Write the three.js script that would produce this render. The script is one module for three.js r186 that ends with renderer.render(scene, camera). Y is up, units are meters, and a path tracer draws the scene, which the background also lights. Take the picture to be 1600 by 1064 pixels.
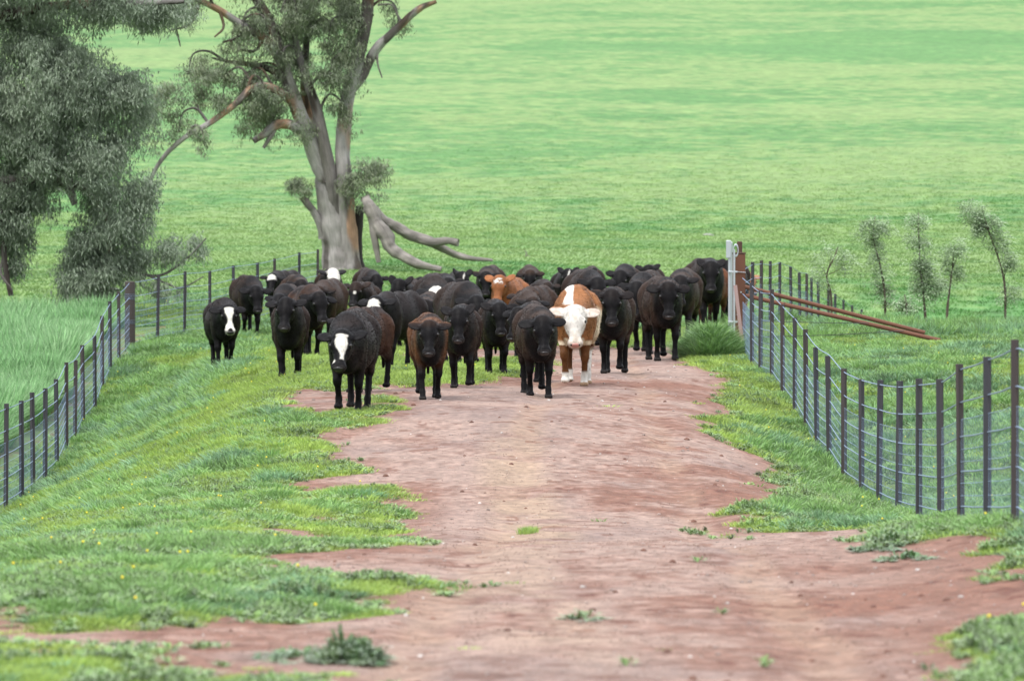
import * as THREE from 'three';
import { mergeGeometries } from 'three/addons/utils/BufferGeometryUtils.js';
import { RoundedBoxGeometry } from 'three/addons/geometries/RoundedBoxGeometry.js';

// ---------------------------------------------------------------- camera, sky, sun, exposure
// Long lens (200 mm on full frame) 1.92 m above the road, looking along -z. F is its focal length in photograph pixels.
const F = 8900, EYE = 1.92, HORIZON = 377;
const scene = new THREE.Scene();
const camera = new THREE.PerspectiveCamera(2 * Math.atan(532 / F) * 180 / Math.PI, 1600 / 1064, 1, 3000);
camera.position.set(0, EYE, 0);
camera.lookAt(0, EYE - 100 * (532 - HORIZON) / F, -100);
camera.focus = 70; camera.userData.fStop = 5.6;

const renderer = new THREE.WebGLRenderer({ antialias: true });
renderer.toneMapping = THREE.LinearToneMapping;
renderer.toneMappingExposure = 2.35;
renderer.shadowMap.enabled = true;
renderer.shadowMap.type = THREE.PCFSoftShadowMap;

{ // overcast sky: even cloud, three times brighter overhead than at the horizon
  const w = 64, h = 32, a = new Float32Array(w * h * 4);
  for (let j = 0; j < h; j++) for (let i = 0; i < w; i++) {
    const el = Math.sin(((j + 0.5) / h - 0.5) * Math.PI), L = el > 0 ? 0.5 + 0.55 * el : 0.3, k = (j * w + i) * 4;
    a[k] = L * 0.95; a[k + 1] = L * 0.985; a[k + 2] = L * 1.06; a[k + 3] = 1;
  }
  const t = new THREE.DataTexture(a, w, h, THREE.RGBAFormat, THREE.FloatType);
  t.mapping = THREE.EquirectangularReflectionMapping; t.magFilter = THREE.LinearFilter; t.minFilter = THREE.LinearFilter; t.needsUpdate = true;
  scene.background = t; scene.environment = t;
}
const sun = new THREE.DirectionalLight(new THREE.Color(1, 0.97, 0.92), 1.3);
sun.position.set(-25, 80, -40); sun.target.position.set(0, 0, -80);
sun.castShadow = true; sun.shadow.radius = 34; sun.shadow.mapSize.set(2048, 2048);
Object.assign(sun.shadow.camera, { left: -60, right: 60, top: 70, bottom: -70, near: 1, far: 260 });
scene.add(sun, sun.target);

// ---------------------------------------------------------------- helpers
function rng(seed) { let s = seed | 0; return () => { s = (s + 0x6d2b79f5) | 0; let t = Math.imul(s ^ (s >>> 15), 1 | s); t = (t + Math.imul(t ^ (t >>> 7), 61 | t)) ^ t; return ((t ^ (t >>> 14)) >>> 0) / 4294967296; }; }
const hash = (x, y, z = 0) => { let h = Math.imul(x, 374761393) + Math.imul(y, 668265263) + Math.imul(z, 1442695041) | 0; h = Math.imul(h ^ (h >>> 13), 1274126177); return ((h ^ (h >>> 16)) >>> 0) / 4294967296; };
const fade = (t) => t * t * (3 - 2 * t), mix = (a, b, t) => a + (b - a) * t, clamp = (v, a = 0, b = 1) => v < a ? a : v > b ? b : v;
const step = (a, b, v) => fade(clamp((v - a) / (b - a)));
function n2(x, y, s = 0) { // value noise, 0..1
  const i = Math.floor(x), j = Math.floor(y), u = fade(x - i), v = fade(y - j);
  return mix(mix(hash(i, j, s), hash(i + 1, j, s), u), mix(hash(i, j + 1, s), hash(i + 1, j + 1, s), u), v);
}
function n3(x, y, z) {
  const i = Math.floor(x), j = Math.floor(y), k = Math.floor(z), u = fade(x - i), v = fade(y - j), w = fade(z - k);
  const p = (c) => mix(mix(hash(i, j, c), hash(i + 1, j, c), u), mix(hash(i, j + 1, c), hash(i + 1, j + 1, c), u), v);
  return mix(p(k), p(k + 1), w);
}
const fbm = (x, y, s = 0, o = 3) => { let a = 0, g = 0.5, t = 0; for (let i = 0; i < o; i++) { a += g * n2(x, y, s + i); t += g; g *= 0.5; x = x * 2.03 + 7.1; y = y * 2.03 + 3.7; } return a / t; };
const used = {};
function numbered(name) { const k = used[name] = (used[name] ?? -1) + 1; return k ? `${name}_${String(k).padStart(3, '0')}` : name; }
function top(o, name, label, category, group, kind) {
  o.name = numbered(name); Object.assign(o.userData, { label, category });
  if (group) o.userData.group = group;
  if (kind) o.userData.kind = kind;
  scene.add(o); return o;
}
function part(parent, name, geometry, material) { const m = new THREE.Mesh(geometry, material); m.name = name; parent.add(m); return m; }
function std(r, g, b, roughness = 0.9, extra = {}) { return new THREE.MeshStandardMaterial({ color: new THREE.Color().setRGB(r, g, b), roughness, ...extra }); }
function geo(pos, idx, col, nor, uv) {
  const g = new THREE.BufferGeometry();
  g.setAttribute('position', new THREE.Float32BufferAttribute(pos, 3));
  if (col) g.setAttribute('color', new THREE.Float32BufferAttribute(col, 3));
  if (uv) g.setAttribute('uv', new THREE.Float32BufferAttribute(uv, 2));
  if (idx) g.setIndex(idx);
  if (nor) g.setAttribute('normal', new THREE.Float32BufferAttribute(nor, 3)); else g.computeVertexNormals();
  return g;
}
const V = (x, y, z) => new THREE.Vector3(x, y, z);

// ---------------------------------------------------------------- the lie of the land: height h(x, d), d metres ahead of the camera (z = -d)
const DK = [12, 25, 30, 35, 40, 45, 50, 55, 60, 66, 74, 82, 92, 105, 115, 130, 146, 170];
const PROFILES = [
  [-16, [-.3, -.4, -.6, -.7, -.8, -.9, -1, -1.1, -1.2, -1.2, -1.1, -1, -.8, -.35, -.05, .3, .9, 1.4]],
  [-9, [-.3, -.4, -.55, -.65, -.75, -.9, -1.05, -1.15, -1.25, -1.28, -1.22, -1.1, -.8, -.25, 0, .4, 1, 1.5]],
  [-6.1, [-.2, -.3, -.45, -.55, -.75, -1, -1.17, -1.32, -1.39, -1.42, -1.42, -1.26, -.88, -.02, .1, .5, 1.1, 1.6]],
  [-4.6, [-.15, -.2, -.3, -.4, -.5, -.65, -.8, -.85, -.9, -.75, -.6, -.45, -.05, .02, .1, .5, 1.1, 1.6]],
  [-3, [0, 0, -.1, -.15, -.22, -.42, -.52, -.47, -.33, -.08, 0, 0, 0, .02, .1, .5, 1.1, 1.6]],
  [0, [0, 0, -.1, -.15, -.2, -.51, -.56, -.4, -.2, 0, 0, 0, 0, .02, .1, .5, 1, 1.5]],
  [2.3, [0, 0, -.1, -.15, -.2, -.51, -.57, -.47, -.36, -.2, -.08, 0, 0, .05, .1, .4, .7, 1.3]],
  [3.7, [.12, .12, .1, .02, -.1, -.3, -.56, -.79, -.9, -.82, -.54, -.13, 0, .2, .25, .3, .3, 1]],
  [7, [.2, .2, .2, .15, .1, -.1, -.4, -.55, -.6, -.5, -.3, .02, .14, .22, .15, -.3, -.5, .6]],
  [10, [.2, .2, .2, .15, .1, -.1, -.4, -.5, -.55, -.45, -.25, .04, .15, .22, .05, -.7, -1.45, .2]],
  [16, [.2, .2, .2, .15, .1, -.1, -.4, -.5, -.5, -.4, -.2, .1, .27, .3, .05, -.7, -1.4, .2]],
];
function curve(xs, ys) { // monotone cubic
  const n = xs.length, m = [], s = [];
  for (let i = 0; i < n - 1; i++) s.push((ys[i + 1] - ys[i]) / (xs[i + 1] - xs[i]));
  m.push(s[0]); for (let i = 1; i < n - 1; i++) m.push(s[i - 1] * s[i] <= 0 ? 0 : 2 * s[i - 1] * s[i] / (s[i - 1] + s[i])); m.push(s[n - 2]);
  return (x) => {
    if (x <= xs[0]) return ys[0]; if (x >= xs[n - 1]) return ys[n - 1];
    let i = 0; while (x > xs[i + 1]) i++;
    const h = xs[i + 1] - xs[i], t = (x - xs[i]) / h, t2 = t * t, t3 = t2 * t;
    return ys[i] * (2 * t3 - 3 * t2 + 1) + h * m[i] * (t3 - 2 * t2 + t) + ys[i + 1] * (3 * t2 - 2 * t3) + h * m[i + 1] * (t3 - t2);
  };
}
const LX = 145, LD = 345, X0 = -18, D0 = 0; // lattice: 0.25 m by 0.5 m
let lat = new Float32Array(LX * LD);
{
  const cs = PROFILES.map(([x, ys]) => [x, curve(DK, ys)]);
  for (let j = 0; j < LD; j++) {
    const d = D0 + j * 0.5, vals = cs.map(([, c]) => c(d));
    for (let i = 0; i < LX; i++) {
      const x = X0 + i * 0.25; let k = 0; while (k < cs.length - 2 && x > cs[k + 1][0]) k++;
      lat[j * LX + i] = mix(vals[k], vals[k + 1], clamp((x - cs[k][0]) / (cs[k + 1][0] - cs[k][0])));
    }
  }
  for (let p = 0; p < 5; p++) { // soften the folds between profiles
    const o = lat.slice();
    for (let j = 0; j < LD; j++) for (let i = 0; i < LX; i++) { const l = Math.max(0, i - 1), r = Math.min(LX - 1, i + 1); o[j * LX + i] = (lat[j * LX + l] + 2 * lat[j * LX + i] + lat[j * LX + r]) / 4; }
    lat = o;
  }
}
const hill = curve([-200, 120, 150, 200, 250, 300, 400, 500, 600, 800, 1100], [0, .2, 1.2, 2.1, 4.6, 8, 15.6, 23.5, 31, 43, 50]);
function smooth(x, d) {
  const near = () => { const i = clamp((x - X0) / 0.25, 0, LX - 1.001), j = clamp((d - D0) / 0.5, 0, LD - 1.001), a = Math.floor(i), b = Math.floor(j), u = i - a, v = j - b, k = b * LX + a; return mix(mix(lat[k], lat[k + 1], u), mix(lat[k + LX], lat[k + LX + 1], u), v); };
  const far = () => hill(d) + (fbm(x / 60 + 5, d / 70, 3) - 0.5) * clamp((d - 150) / 60) * 1.1;
  if (d < 150) return near(); if (d > 195) return far();
  return mix(near(), far(), step(150, 195, d));
}
// photograph pixel -> place on the ground it shows
function ground(px, py) {
  for (let d = 14; d < 320; d += 0.1) { const x = (px - 800) / F * d; if (HORIZON + (EYE - smooth(x, d)) * F / d <= py) return [x, d]; }
  return [(px - 800) / F * 320, 320];
}
const at = (px, py, d) => V((px - 800) / F * d, EYE - (py - HORIZON) / F * d, -d); // pixel at a known distance

// bare earth: outlines read off the photograph, laid on the ground
const MW = 2048, MX = 16, MD0 = 12, MD1 = 130;
const mask = new Float32Array(MW * MW);
{
  const c = document.createElement('canvas'); c.width = c.height = MW;
  const g = c.getContext('2d'); g.fillStyle = '#000'; g.fillRect(0, 0, MW, MW);
  const fill = (tone, pts) => { g.fillStyle = tone; g.beginPath(); pts.forEach(([px, py], i) => { const [x, d] = ground(px, py), u = (x + MX) / (2 * MX) * MW, v = (d - MD0) / (MD1 - MD0) * MW; i ? g.lineTo(u, v) : g.moveTo(u, v); }); g.closePath(); g.fill(); };
  fill('#fff', [[600, 556], [700, 548], [900, 541], [1070, 538], [1066, 562], [1100, 576], [1128, 592], [1125, 620], [1096, 668], [1130, 690], [1185, 715], [1215, 760], [1222, 778], [1165, 786], [1112, 826], [1150, 836], [1250, 826], [1390, 822], [1372, 858], [1440, 845], [1500, 842], [1545, 872], [1600, 905], [1850, 985],
    [1850, 1500], [600, 1500], [592, 1064], [480, 1050], [415, 1040], [306, 1023], [157, 1003], [0, 1000], [-300, 1005], [-300, 985], [0, 990], [157, 983], [262, 971], [380, 967], [564, 965], [626, 955], [630, 935], [573, 924], [551, 907], [503, 889], [372, 880], [385, 874], [437, 863], [640, 853], [650, 846], [628, 826], [682, 797], [645, 770], [600, 757], [490, 767], [470, 748], [555, 738], [515, 714], [500, 692], [545, 674], [600, 662], [570, 650], [520, 646], [470, 640], [440, 625], [455, 612], [540, 608], [600, 600], [650, 607], [760, 598], [840, 582], [850, 563], [700, 563], [600, 561]]);
  fill('#fff', [[455, 806], [525, 804], [528, 818], [455, 822]]); fill('#fff', [[450, 832], [520, 829], [515, 846], [450, 849]]); fill('#fff', [[200, 1040], [300, 1036], [340, 1056], [230, 1066]]);
  fill('#000', [[555, 624], [600, 612], [628, 626], [615, 645], [570, 650]]); fill('#000', [[577, 905], [640, 893], [650, 915], [590, 926]]); fill('#000', [[652, 914], [768, 896], [765, 906], [660, 927]]);
  fill('#000', [[1460, 990], [1500, 975], [1600, 962], [1850, 950], [1850, 1300], [1600, 1300], [1560, 1090], [1510, 1050], [1480, 1012]]);
  fill('#000', [[555, 722], [590, 716], [600, 728], [560, 736]]); fill('#000', [[610, 682], [645, 674], [640, 688], [612, 690]]);
  const px = g.getImageData(0, 0, MW, MW).data;
  for (let i = 0; i < MW * MW; i++) mask[i] = px[i * 4] / 255;
  const pass = (R, sx, sy) => { const o = new Float32Array(MW * MW); for (let a = 0; a < MW; a++) { let s = 0; const id = (k) => (sx ? a * MW + clamp(k, 0, MW - 1) : clamp(k, 0, MW - 1) * MW + a); for (let k = -R; k <= R; k++) s += mask[id(k)]; for (let k = 0; k < MW; k++) { o[id(k)] = s / (2 * R + 1); s += mask[id(k + R + 1)] - mask[id(k - R)]; } } mask.set(o); };
  for (let p = 0; p < 2; p++) { pass(20, 1, 0); pass(8, 0, 1); }
}
function bare(x, d) { // 1 on bare earth, 0 under grass, ragged between
  if (Math.abs(x) > MX - 0.1 || d < MD0 || d > MD1 - 0.1) return 0;
  const i = Math.floor((x + MX) / (2 * MX) * MW), j = Math.floor((d - MD0) / (MD1 - MD0) * MW);
  return mask[j * MW + i];
}
const ragged = (x, d) => bare(x, d) + (fbm(x * 2.6, d * 1.3, 11, 4) - 0.5) * 1.35;
function height(x, d) {
  let h = smooth(x, d);
  if (d > 8 && d < 140 && Math.abs(x) < 18) {
    const b = step(0.25, 0.75, bare(x, d));
    h += (1 - b) * ((fbm(x * 0.9, d * 0.45, 21) - 0.5) * 0.16 * step(0, 0.4, 1 - b)) + b * ((fbm(x * 1.6, d * 1.2, 25) - 0.5) * 0.05 - 0.02 - .02 * Math.max(step(.26, .06, Math.abs(x + .45 - .02 * (d - 28))), step(.24, .06, Math.abs(x - 1.48 - .006 * (d - 30)))));
  }
  return h;
}

// ---------------------------------------------------------------- ground sheets
function colourMap(fn, size = MW) {
  const a = new Uint8Array(size * size * 4), c = [0, 0, 0];
  const enc = (v) => { v = clamp(v); return 255 * (v <= 0.0031308 ? 12.92 * v : 1.055 * Math.pow(v, 1 / 2.4) - 0.055); };
  for (let j = 0; j < size; j++) for (let i = 0; i < size; i++) { fn((i + 0.5) / size, (j + 0.5) / size, c); const k = (j * size + i) * 4; a[k] = enc(c[0]); a[k + 1] = enc(c[1]); a[k + 2] = enc(c[2]); a[k + 3] = 255; }
  const t = new THREE.DataTexture(a, size, size, THREE.RGBAFormat); t.colorSpace = THREE.SRGBColorSpace; t.magFilter = THREE.LinearFilter; t.minFilter = THREE.LinearMipmapLinearFilter; t.generateMipmaps = true;
  t.wrapS = t.wrapT = THREE.MirroredRepeatWrapping; t.needsUpdate = true; return t;
}
const RED = [.165, .072, .045], PALE = [.255, .174, .14], SAND = [.285, .198, .132], LILAC = [.192, .132, .112];
function earth(x, d, c) {
  const big = fbm(x * 0.55 + 3, d * 0.28, 31, 3), mid = fbm(x * 2.1, d * 1.3, 35, 3), fine = fbm(x * 11, d * 8, 39, 3), edge = step(0.95, 0.45, bare(x, d));
  let pale = step(0.3, 0.6, big * 0.55 + mid * 0.35 + fine * 0.25 - 0.06) * (1 - 0.6 * edge);
  const bank = step(1.6, 2.8, x) * step(48, 36, d); pale *= 1 - 0.75 * bank;
  const lil = step(0.5, 0.7, fbm(x * 0.8 + 40, d * 0.5, 44, 2));
  const sandy = step(0.5, 0.12, Math.abs(x - 0.12 - 0.12 * Math.sin(d * 0.3))) * step(24, 30, d) * step(66, 57, d) * step(0.3, 0.6, mid) * (d < 44 ? .45 : .75);
  const rut = Math.max(step(.26, .06, Math.abs(x + .45 - .02 * (d - 28) + .1 * n2(d * .3, 2, 78))), step(.24, .06, Math.abs(x - 1.55 - .006 * (d - 30) + .14 * n2(d * .25, 5, 79)))) * step(.25, .6, fbm(x * 1.5, d * .5, 77, 2)) * .55;
  for (let k = 0; k < 3; k++) { let v = mix(RED[k], mix(PALE[k], LILAC[k], lil * 0.8), pale); v = mix(mix(v, [.262, .165, .11][k], rut), SAND[k], sandy); c[k] = v * (0.66 + 0.68 * fine) * (0.78 + 0.44 * n2(x * 30, d * 16, 46)); }
  if (n2(x * 5, d * 3.4, 48) > 0.8 && fine < 0.55) { c[0] *= 0.72; c[1] *= 0.56; c[2] *= 0.5; }
}
function sward(x, d, c) { // thatch and soil under the grass
  const a = fbm(x * 1.2, d * 0.7, 51), b = fbm(x * 7, d * 5, 53, 2);
  for (let k = 0; k < 3; k++) c[k] = mix([.07, .13, .03][k], [.14, .21, .045][k], a) * (0.6 + 0.8 * b);
}
function pasture(x, d, c) { // grazed hill: short green sward, pale where it is thin or in seed
  const p = x * 0.86 + d * 0.5, q = d * 0.86 - x * 0.5, wx = 9 * n2(p / 21, q / 21, 57), wq = 9 * n2(p / 23 + 7, q / 19, 58);
  const big = fbm((p + 3 * wx) / 62 + 9, (q + 3 * wq) / 55, 61, 4), mid = fbm((p + wx) / 9, (q + wq) / 8, 65, 3), fine = fbm(p * 1.3, q * 1.1, 69, 3);
  const t = step(0.4, 0.62, big * 0.6 + mid * 0.4 + (fine - 0.5) * 0.42);
  for (let k = 0; k < 3; k++) c[k] = mix(mix([.066, .174, .043][k], [.085, .2, .053][k], clamp(mid * 1.4 - 0.2)), [.165, .238, .078][k], t * 0.8) * (0.86 + 0.28 * fine) * (0.78 + 0.44 * n2(p * 3.7, q * 3.1, 75)) * (0.93 + 0.14 * n2(x * 0.9, d * 2.6, 76));
}
const nearMap = colourMap((u, v, c) => { const x = (u * 2 - 1) * MX, d = mix(MD0, MD1, v), r = ragged(x, d); if (r > 0.55) earth(x, d, c); else { sward(x, d, c); if (r > 0.05) { const e = [0, 0, 0]; earth(x, d, e); const t = clamp((r - 0.05) / 0.4); for (let k = 0; k < 3; k++) c[k] = mix(c[k], e[k], t); } } });
const FX = 70, FD0 = 130, FD1 = 640;
const farMap = colourMap((u, v, c) => pasture((u * 2 - 1) * FX, mix(FD0, FD1, v), c));
const grain = colourMap((u, v, c) => { const t = 0.5 * n2(u * 128, v * 128, 71) + 0.3 * n2(u * 256, v * 256, 72) + 0.2 * n2(u * 64, v * 64, 73); c[0] = c[1] = c[2] = t; }, 512);
grain.colorSpace = THREE.NoColorSpace; grain.wrapS = grain.wrapT = THREE.RepeatWrapping; grain.repeat.set(22, 60);
{
  const xs = [], ds = [];
  for (let x = -400; x < -20; x += Math.max(3, -(x + 16) * 0.14)) xs.push(x);
  xs.push(-18); for (let i = 0; i <= 256; i++) xs.push(-MX + i * 0.125); xs.push(18);
  for (let x = 20, a = []; x < 420; x += Math.max(3, (x - 16) * 0.14)) xs.push(x);
  for (let d = -120; d < 10; d += 10) ds.push(d);
  for (let d = MD0; d < MD1 - 0.1; d += d < 70 ? 0.2 : 0.4) ds.push(d);
  ds.push(MD1); for (let d = MD1 + 1.5; d < 1100; d *= 1.014) ds.push(d);
  const nx = xs.length, nd = ds.length, pos = [], uvN = [], uvF = [];
  for (const d of ds) for (const x of xs) { pos.push(x, height(x, d), -d); uvN.push((x + MX) / (2 * MX), (d - MD0) / (MD1 - MD0)); uvF.push((x + FX) / (2 * FX), (d - FD0) / (FD1 - FD0)); }
  const road = [], verge = [], field = [];
  for (let j = 0; j < nd - 1; j++) for (let i = 0; i < nx - 1; i++) {
    const a = j * nx + i, q = [a, a + 1, a + nx + 1, a, a + nx + 1, a + nx], x = (xs[i] + xs[i + 1]) / 2, d = (ds[j] + ds[j + 1]) / 2;
    const to = Math.abs(x) < MX && d > MD0 && d < MD1 ? (ragged(x, d) > 0.5 ? road : verge) : field;
    for (const k of q) to.push(k);
  }
  const whole = geo(pos, [...road, ...verge, ...field].length ? road.concat(verge, field) : []), nor = whole.attributes.normal.array;
  const cut = (idx, uv) => { // keep only the corners this sheet uses
    const map = new Map(), p = [], n = [], t = [], out = [];
    for (const k of idx) { let m = map.get(k); if (m === undefined) { m = map.size; map.set(k, m); p.push(pos[k * 3], pos[k * 3 + 1], pos[k * 3 + 2]); n.push(nor[k * 3], nor[k * 3 + 1], nor[k * 3 + 2]); t.push(uv[k * 2], uv[k * 2 + 1]); } out.push(m); }
    return geo(p, out, null, n, t);
  };
  const nearMat = new THREE.MeshStandardMaterial({ map: nearMap, bumpMap: grain, bumpScale: 0.022, roughness: 0.95 });
  const farMat = new THREE.MeshStandardMaterial({ map: farMap, roughness: 1 });
  top(new THREE.Mesh(cut(road, uvN), nearMat), 'dirt_road', 'red brown dirt road rutted and strewn with small stones', 'road', null, 'structure');
  top(new THREE.Mesh(cut(verge, uvN), nearMat), 'ground', 'grassed verges and paddock ground beside the dirt road', 'ground', null, 'structure');
  top(new THREE.Mesh(cut(field, uvF), farMat), 'hill_field', 'pale green grazed pasture hillside rising behind the cattle', 'field', null, 'structure');
}

// ---------------------------------------------------------------- grass
const leafy = (t, roughness = 0.85) => new THREE.MeshPhysicalMaterial({ color: 0xffffff, roughness, transmission: t, thickness: 0, side: THREE.DoubleSide });
function tuft(seed, blades, radius, h0, h1, width, lean) {
  const r = rng(seed), pos = [], idx = [];
  for (let b = 0; b < blades; b++) {
    const a = r() * 6.283, q = Math.sqrt(r()) * radius, bx = Math.cos(a) * q, bz = Math.sin(a) * q, h = mix(h0, h1, r()), y = r() * 6.283, w = width * (0.7 + 0.6 * r()), l = lean * h * (0.3 + r());
    const cx = Math.cos(y) * w / 2, cz = Math.sin(y) * w / 2, lx = Math.cos(a + r() - 0.5) * l, lz = Math.sin(a + r() - 0.5) * l, k = pos.length / 3;
    pos.push(bx - cx, -0.01, bz - cz, bx + cx, -0.01, bz + cz, bx + lx * 0.35 + cx * 0.8, h * 0.58, bz + lz * 0.35 + cz * 0.8, bx + lx * 0.35 - cx * 0.8, h * 0.58, bz + lz * 0.35 - cz * 0.8, bx + lx, h, bz + lz);
    idx.push(k, k + 1, k + 2, k, k + 2, k + 3, k + 3, k + 2, k + 4);
  }
  return geo(pos, idx);
}
function rosette(seed, leaves, radius, rise) { // low broad-leaved weed
  const r = rng(seed), pos = [], idx = [];
  for (let b = 0; b < leaves; b++) {
    const a = r() * 6.283, l = radius * (0.5 + 0.6 * r()), w = l * 0.32, up = rise * (0.3 + r()), c = Math.cos(a), s = Math.sin(a), k = pos.length / 3, o = r() * 0.3, y0 = up * o;
    const P = (t, q, y) => pos.push(c * (t + o * 0.1) - s * q, y0 + y, s * (t + o * 0.1) + c * q);
    P(0, -w * 0.15, 0); P(0, w * 0.15, 0); P(l * 0.5, w * 0.5, up * 0.8); P(l * 0.5, -w * 0.5, up * 0.8); P(l, 0, up * 0.7);
    idx.push(k, k + 1, k + 2, k, k + 2, k + 3, k + 3, k + 2, k + 4);
  }
  return geo(pos, idx);
}
class Spread { // collects copies, then makes one InstancedMesh
  constructor() { this.m = []; this.c = []; }
  put(x, y, z, yaw, sx, sy, col, tx = 0, tz = 0) { const c = Math.cos(yaw) * sx, s = Math.sin(yaw) * sx; this.m.push(c, tx * sx * 0, -s, 0, tx * sy, sy, tz * sy, 0, s, 0, c, 0, x, y, z, 1); this.c.push(col[0], col[1], col[2]); }
  mesh(geometry, material) {
    const n = this.c.length / 3, o = new THREE.InstancedMesh(geometry, material, n);
    o.instanceMatrix = new THREE.InstancedBufferAttribute(new Float32Array(this.m), 16);
    o.instanceColor = new THREE.InstancedBufferAttribute(new Float32Array(this.c), 3);
    return o;
  }
}
const grassMat = leafy(0.3);
const tint = (out, a, b, t, s) => { for (let k = 0; k < 3; k++) out[k] = mix(a[k], b[k], t) * s; return out; };
const YELLOW = [.31, .42, .075], LUSH = [.145, .285, .085], DEEP = [.08, .18, .058], BLUEISH = [.2, .35, .19], WEED = [.15, .225, .085], FRESH = [.22, .375, .105];
{
  const R = rng(5), short = new Spread(), lush = [new Spread(), new Spread()], weed = new Spread(), rank = new Spread(), flower = new Spread(), col = [0, 0, 0];
  for (let d = 23; d < 131; d += 0.5) {
    const half = 0.0905 * d + 1.6, dens = 760 * Math.pow(30 / d, 1.15), n = Math.round(dens * 2 * half * 0.5), big = Math.pow(d / 38, 0.62);
    for (let i = 0; i < n; i++) {
      const x = (R() * 2 - 1) * half, dd = d + R() * 0.5, g = ragged(x, dd), r1 = R(), r2 = R(), yaw = R() * 6.283;
      if (g > 0.4 && !(r1 < 0.5 * Math.pow(clamp((0.64 - g) / 0.24), 2))) continue;
      const y = height(x, dd), near = bare(x, dd), patch = fbm(x * 0.55 + 7, dd * 0.32, 81, 3), fine = fbm(x * 2.4, dd * 1.4, 84, 2);
      if (g > 0.02 && R() < 0.8 * step(0.0, 0.42, g)) continue;
      const thin = 1 - 0.5 * step(-.05, 0.35, g), right = x > 0.5 ? 1 : 0, crop = x < -6.95 + clamp((68 - dd) * 0.03, 0, 1.2);
      if (crop && dd > 40 && dd < 120) continue;
      const herd = step(64, 70, dd) * step(-4.6, -3.6, x) * step(-1, 0.2, 3.2 - x) * step(110, 100, dd);
      let yl = step(0.0, 0.35, near) * 0.55 + step(0.47, 0.6, patch) * 0.6 + herd * 0.8 + step(0.5, 0.62, fbm(x * 1.1 + 31, dd * 0.6, 86, 2)) * 0.35 + step(-5, -2.6, x) * 0.12; yl = clamp(yl * (right && dd < 100 ? 0.6 : 1));
      const clump = step(0.32, 0.7, fbm(x * 4, dd * 2.4, 90, 2));
      const s = 0.55 + 0.8 * r2 + 0.5 * (fbm(x * 1.7 + 90, dd, 94, 2) - 0.5);
      if (r1 < 0.16 * step(0.02, 0.3, near) + (right ? 0.13 : 0.14) && fine > 0.45) weed.put(x, y, -dd, yaw, (0.7 + 0.7 * r2), (0.6 + 0.9 * fine) * thin * (right ? 1.2 : 1), tint(col, WEED, FRESH, R() * 0.7, s));
      else if (yl + (r1 - 0.5) * 0.5 + (0.5 - clump) * 0.3 > 0.52) short.put(x, y, -dd, yaw, big * (0.8 + 0.5 * r2), big * thin * (0.55 + 0.7 * r1), tint(col, YELLOW, FRESH, R() * 0.8 * (1 - yl * 0.5), s), (R() - .5) * .4, (R() - .5) * .4);
      else {
        const deep = step(0.5, 0.15, clump), blue = step(0.5, 0.7, fbm(x * 0.9 + 60, dd * 0.5, 88, 2));
        tint(col, LUSH, deep > 0.5 ? DEEP : blue > R() ? BLUEISH : FRESH, 0.25 + 0.75 * R(), s);
        const far = dd > 98 && x > 4 ? 1.7 : 1;
        lush[R() < 0.5 ? 0 : 1].put(x, y, -dd, yaw, big * (0.8 + 0.6 * r2), big * far * (0.3 + 0.85 * clump) * (0.7 + 0.6 * r1) * (1 - 0.35 * yl) * thin, col, (R() - .5) * .5, (R() - .5) * .5);
      }
      if (R() < 0.0009) flower.put(x, y + 0.05 * big + 0.05, -dd, yaw, 1, 1, [.75, .58 + R() * .1, .05]);
    }
  }
  // low weed mats and a rank clump by the gate
  const mat = (px, py, w, n, tall) => { const [cx, cd] = ground(px, py); for (let i = 0; i < n; i++) { const a = R() * 6.283, q = Math.sqrt(R()), x = cx + Math.cos(a) * q * w, d = cd + Math.sin(a) * q * w * 1.6, s = 0.7 + 0.6 * R(); weed.put(x, height(x, d), -d, R() * 6.283, s * 1.3, s * tall * 1.2 * (1.2 - q), tint(col, WEED, DEEP, R(), 0.7 + 0.4 * R())); } };
  mat(545, 1030, 0.17, 80, 1.5); mat(480, 1022, 0.3, 26, .6); mat(1370, 858, 0.22, 22, .7); mat(1395, 848, 0.2, 30, 1); mat(915, 966, 0.12, 7, 0.6); mat(1415, 868, 0.2, 16, .7);
  for (let i = 0; i < 30; i++) { const [x, d] = ground(825 + (R() - .5) * 14, 829 + (R() - .5) * 3); short.put(x, height(x, d), -d, R() * 6, .9, 1.1, tint(col, YELLOW, FRESH, R(), 1)); }
  const stuff = (s, g, name, label, cat, m = grassMat) => top(s.mesh(g, m), name, label, cat, null, 'stuff');
  stuff(short, tuft(1, 18, 0.062, 0.025, 0.06, 0.006, 0.8), 'short_grass', 'short yellow green trampled grass along the edges of the dirt road', 'grass');
  stuff(lush[0], tuft(2, 18, 0.062, 0.028, 0.095, 0.0075, 0.8), 'lush_grass', 'lush dark green grass on the verges beside both fences', 'grass');
  stuff(lush[1], tuft(3, 15, 0.06, 0.028, 0.085, 0.011, 1.0), 'broad_grass', 'broad bladed green grass mixed into the lush verges', 'grass');
  stuff(weed, rosette(4, 24, 0.05, 0.055), 'weeds', 'low grey green broad leaved weeds creeping onto the dirt', 'weeds');
  const petal = new THREE.IcosahedronGeometry(0.01, 0);
  stuff(flower, petal, 'wildflowers', 'tiny yellow wildflowers scattered through the verge grass', 'flowers', std(1, 1, 1, 0.8));

  // cereal crop beyond the left fence
  const crop = new Spread();
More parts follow.
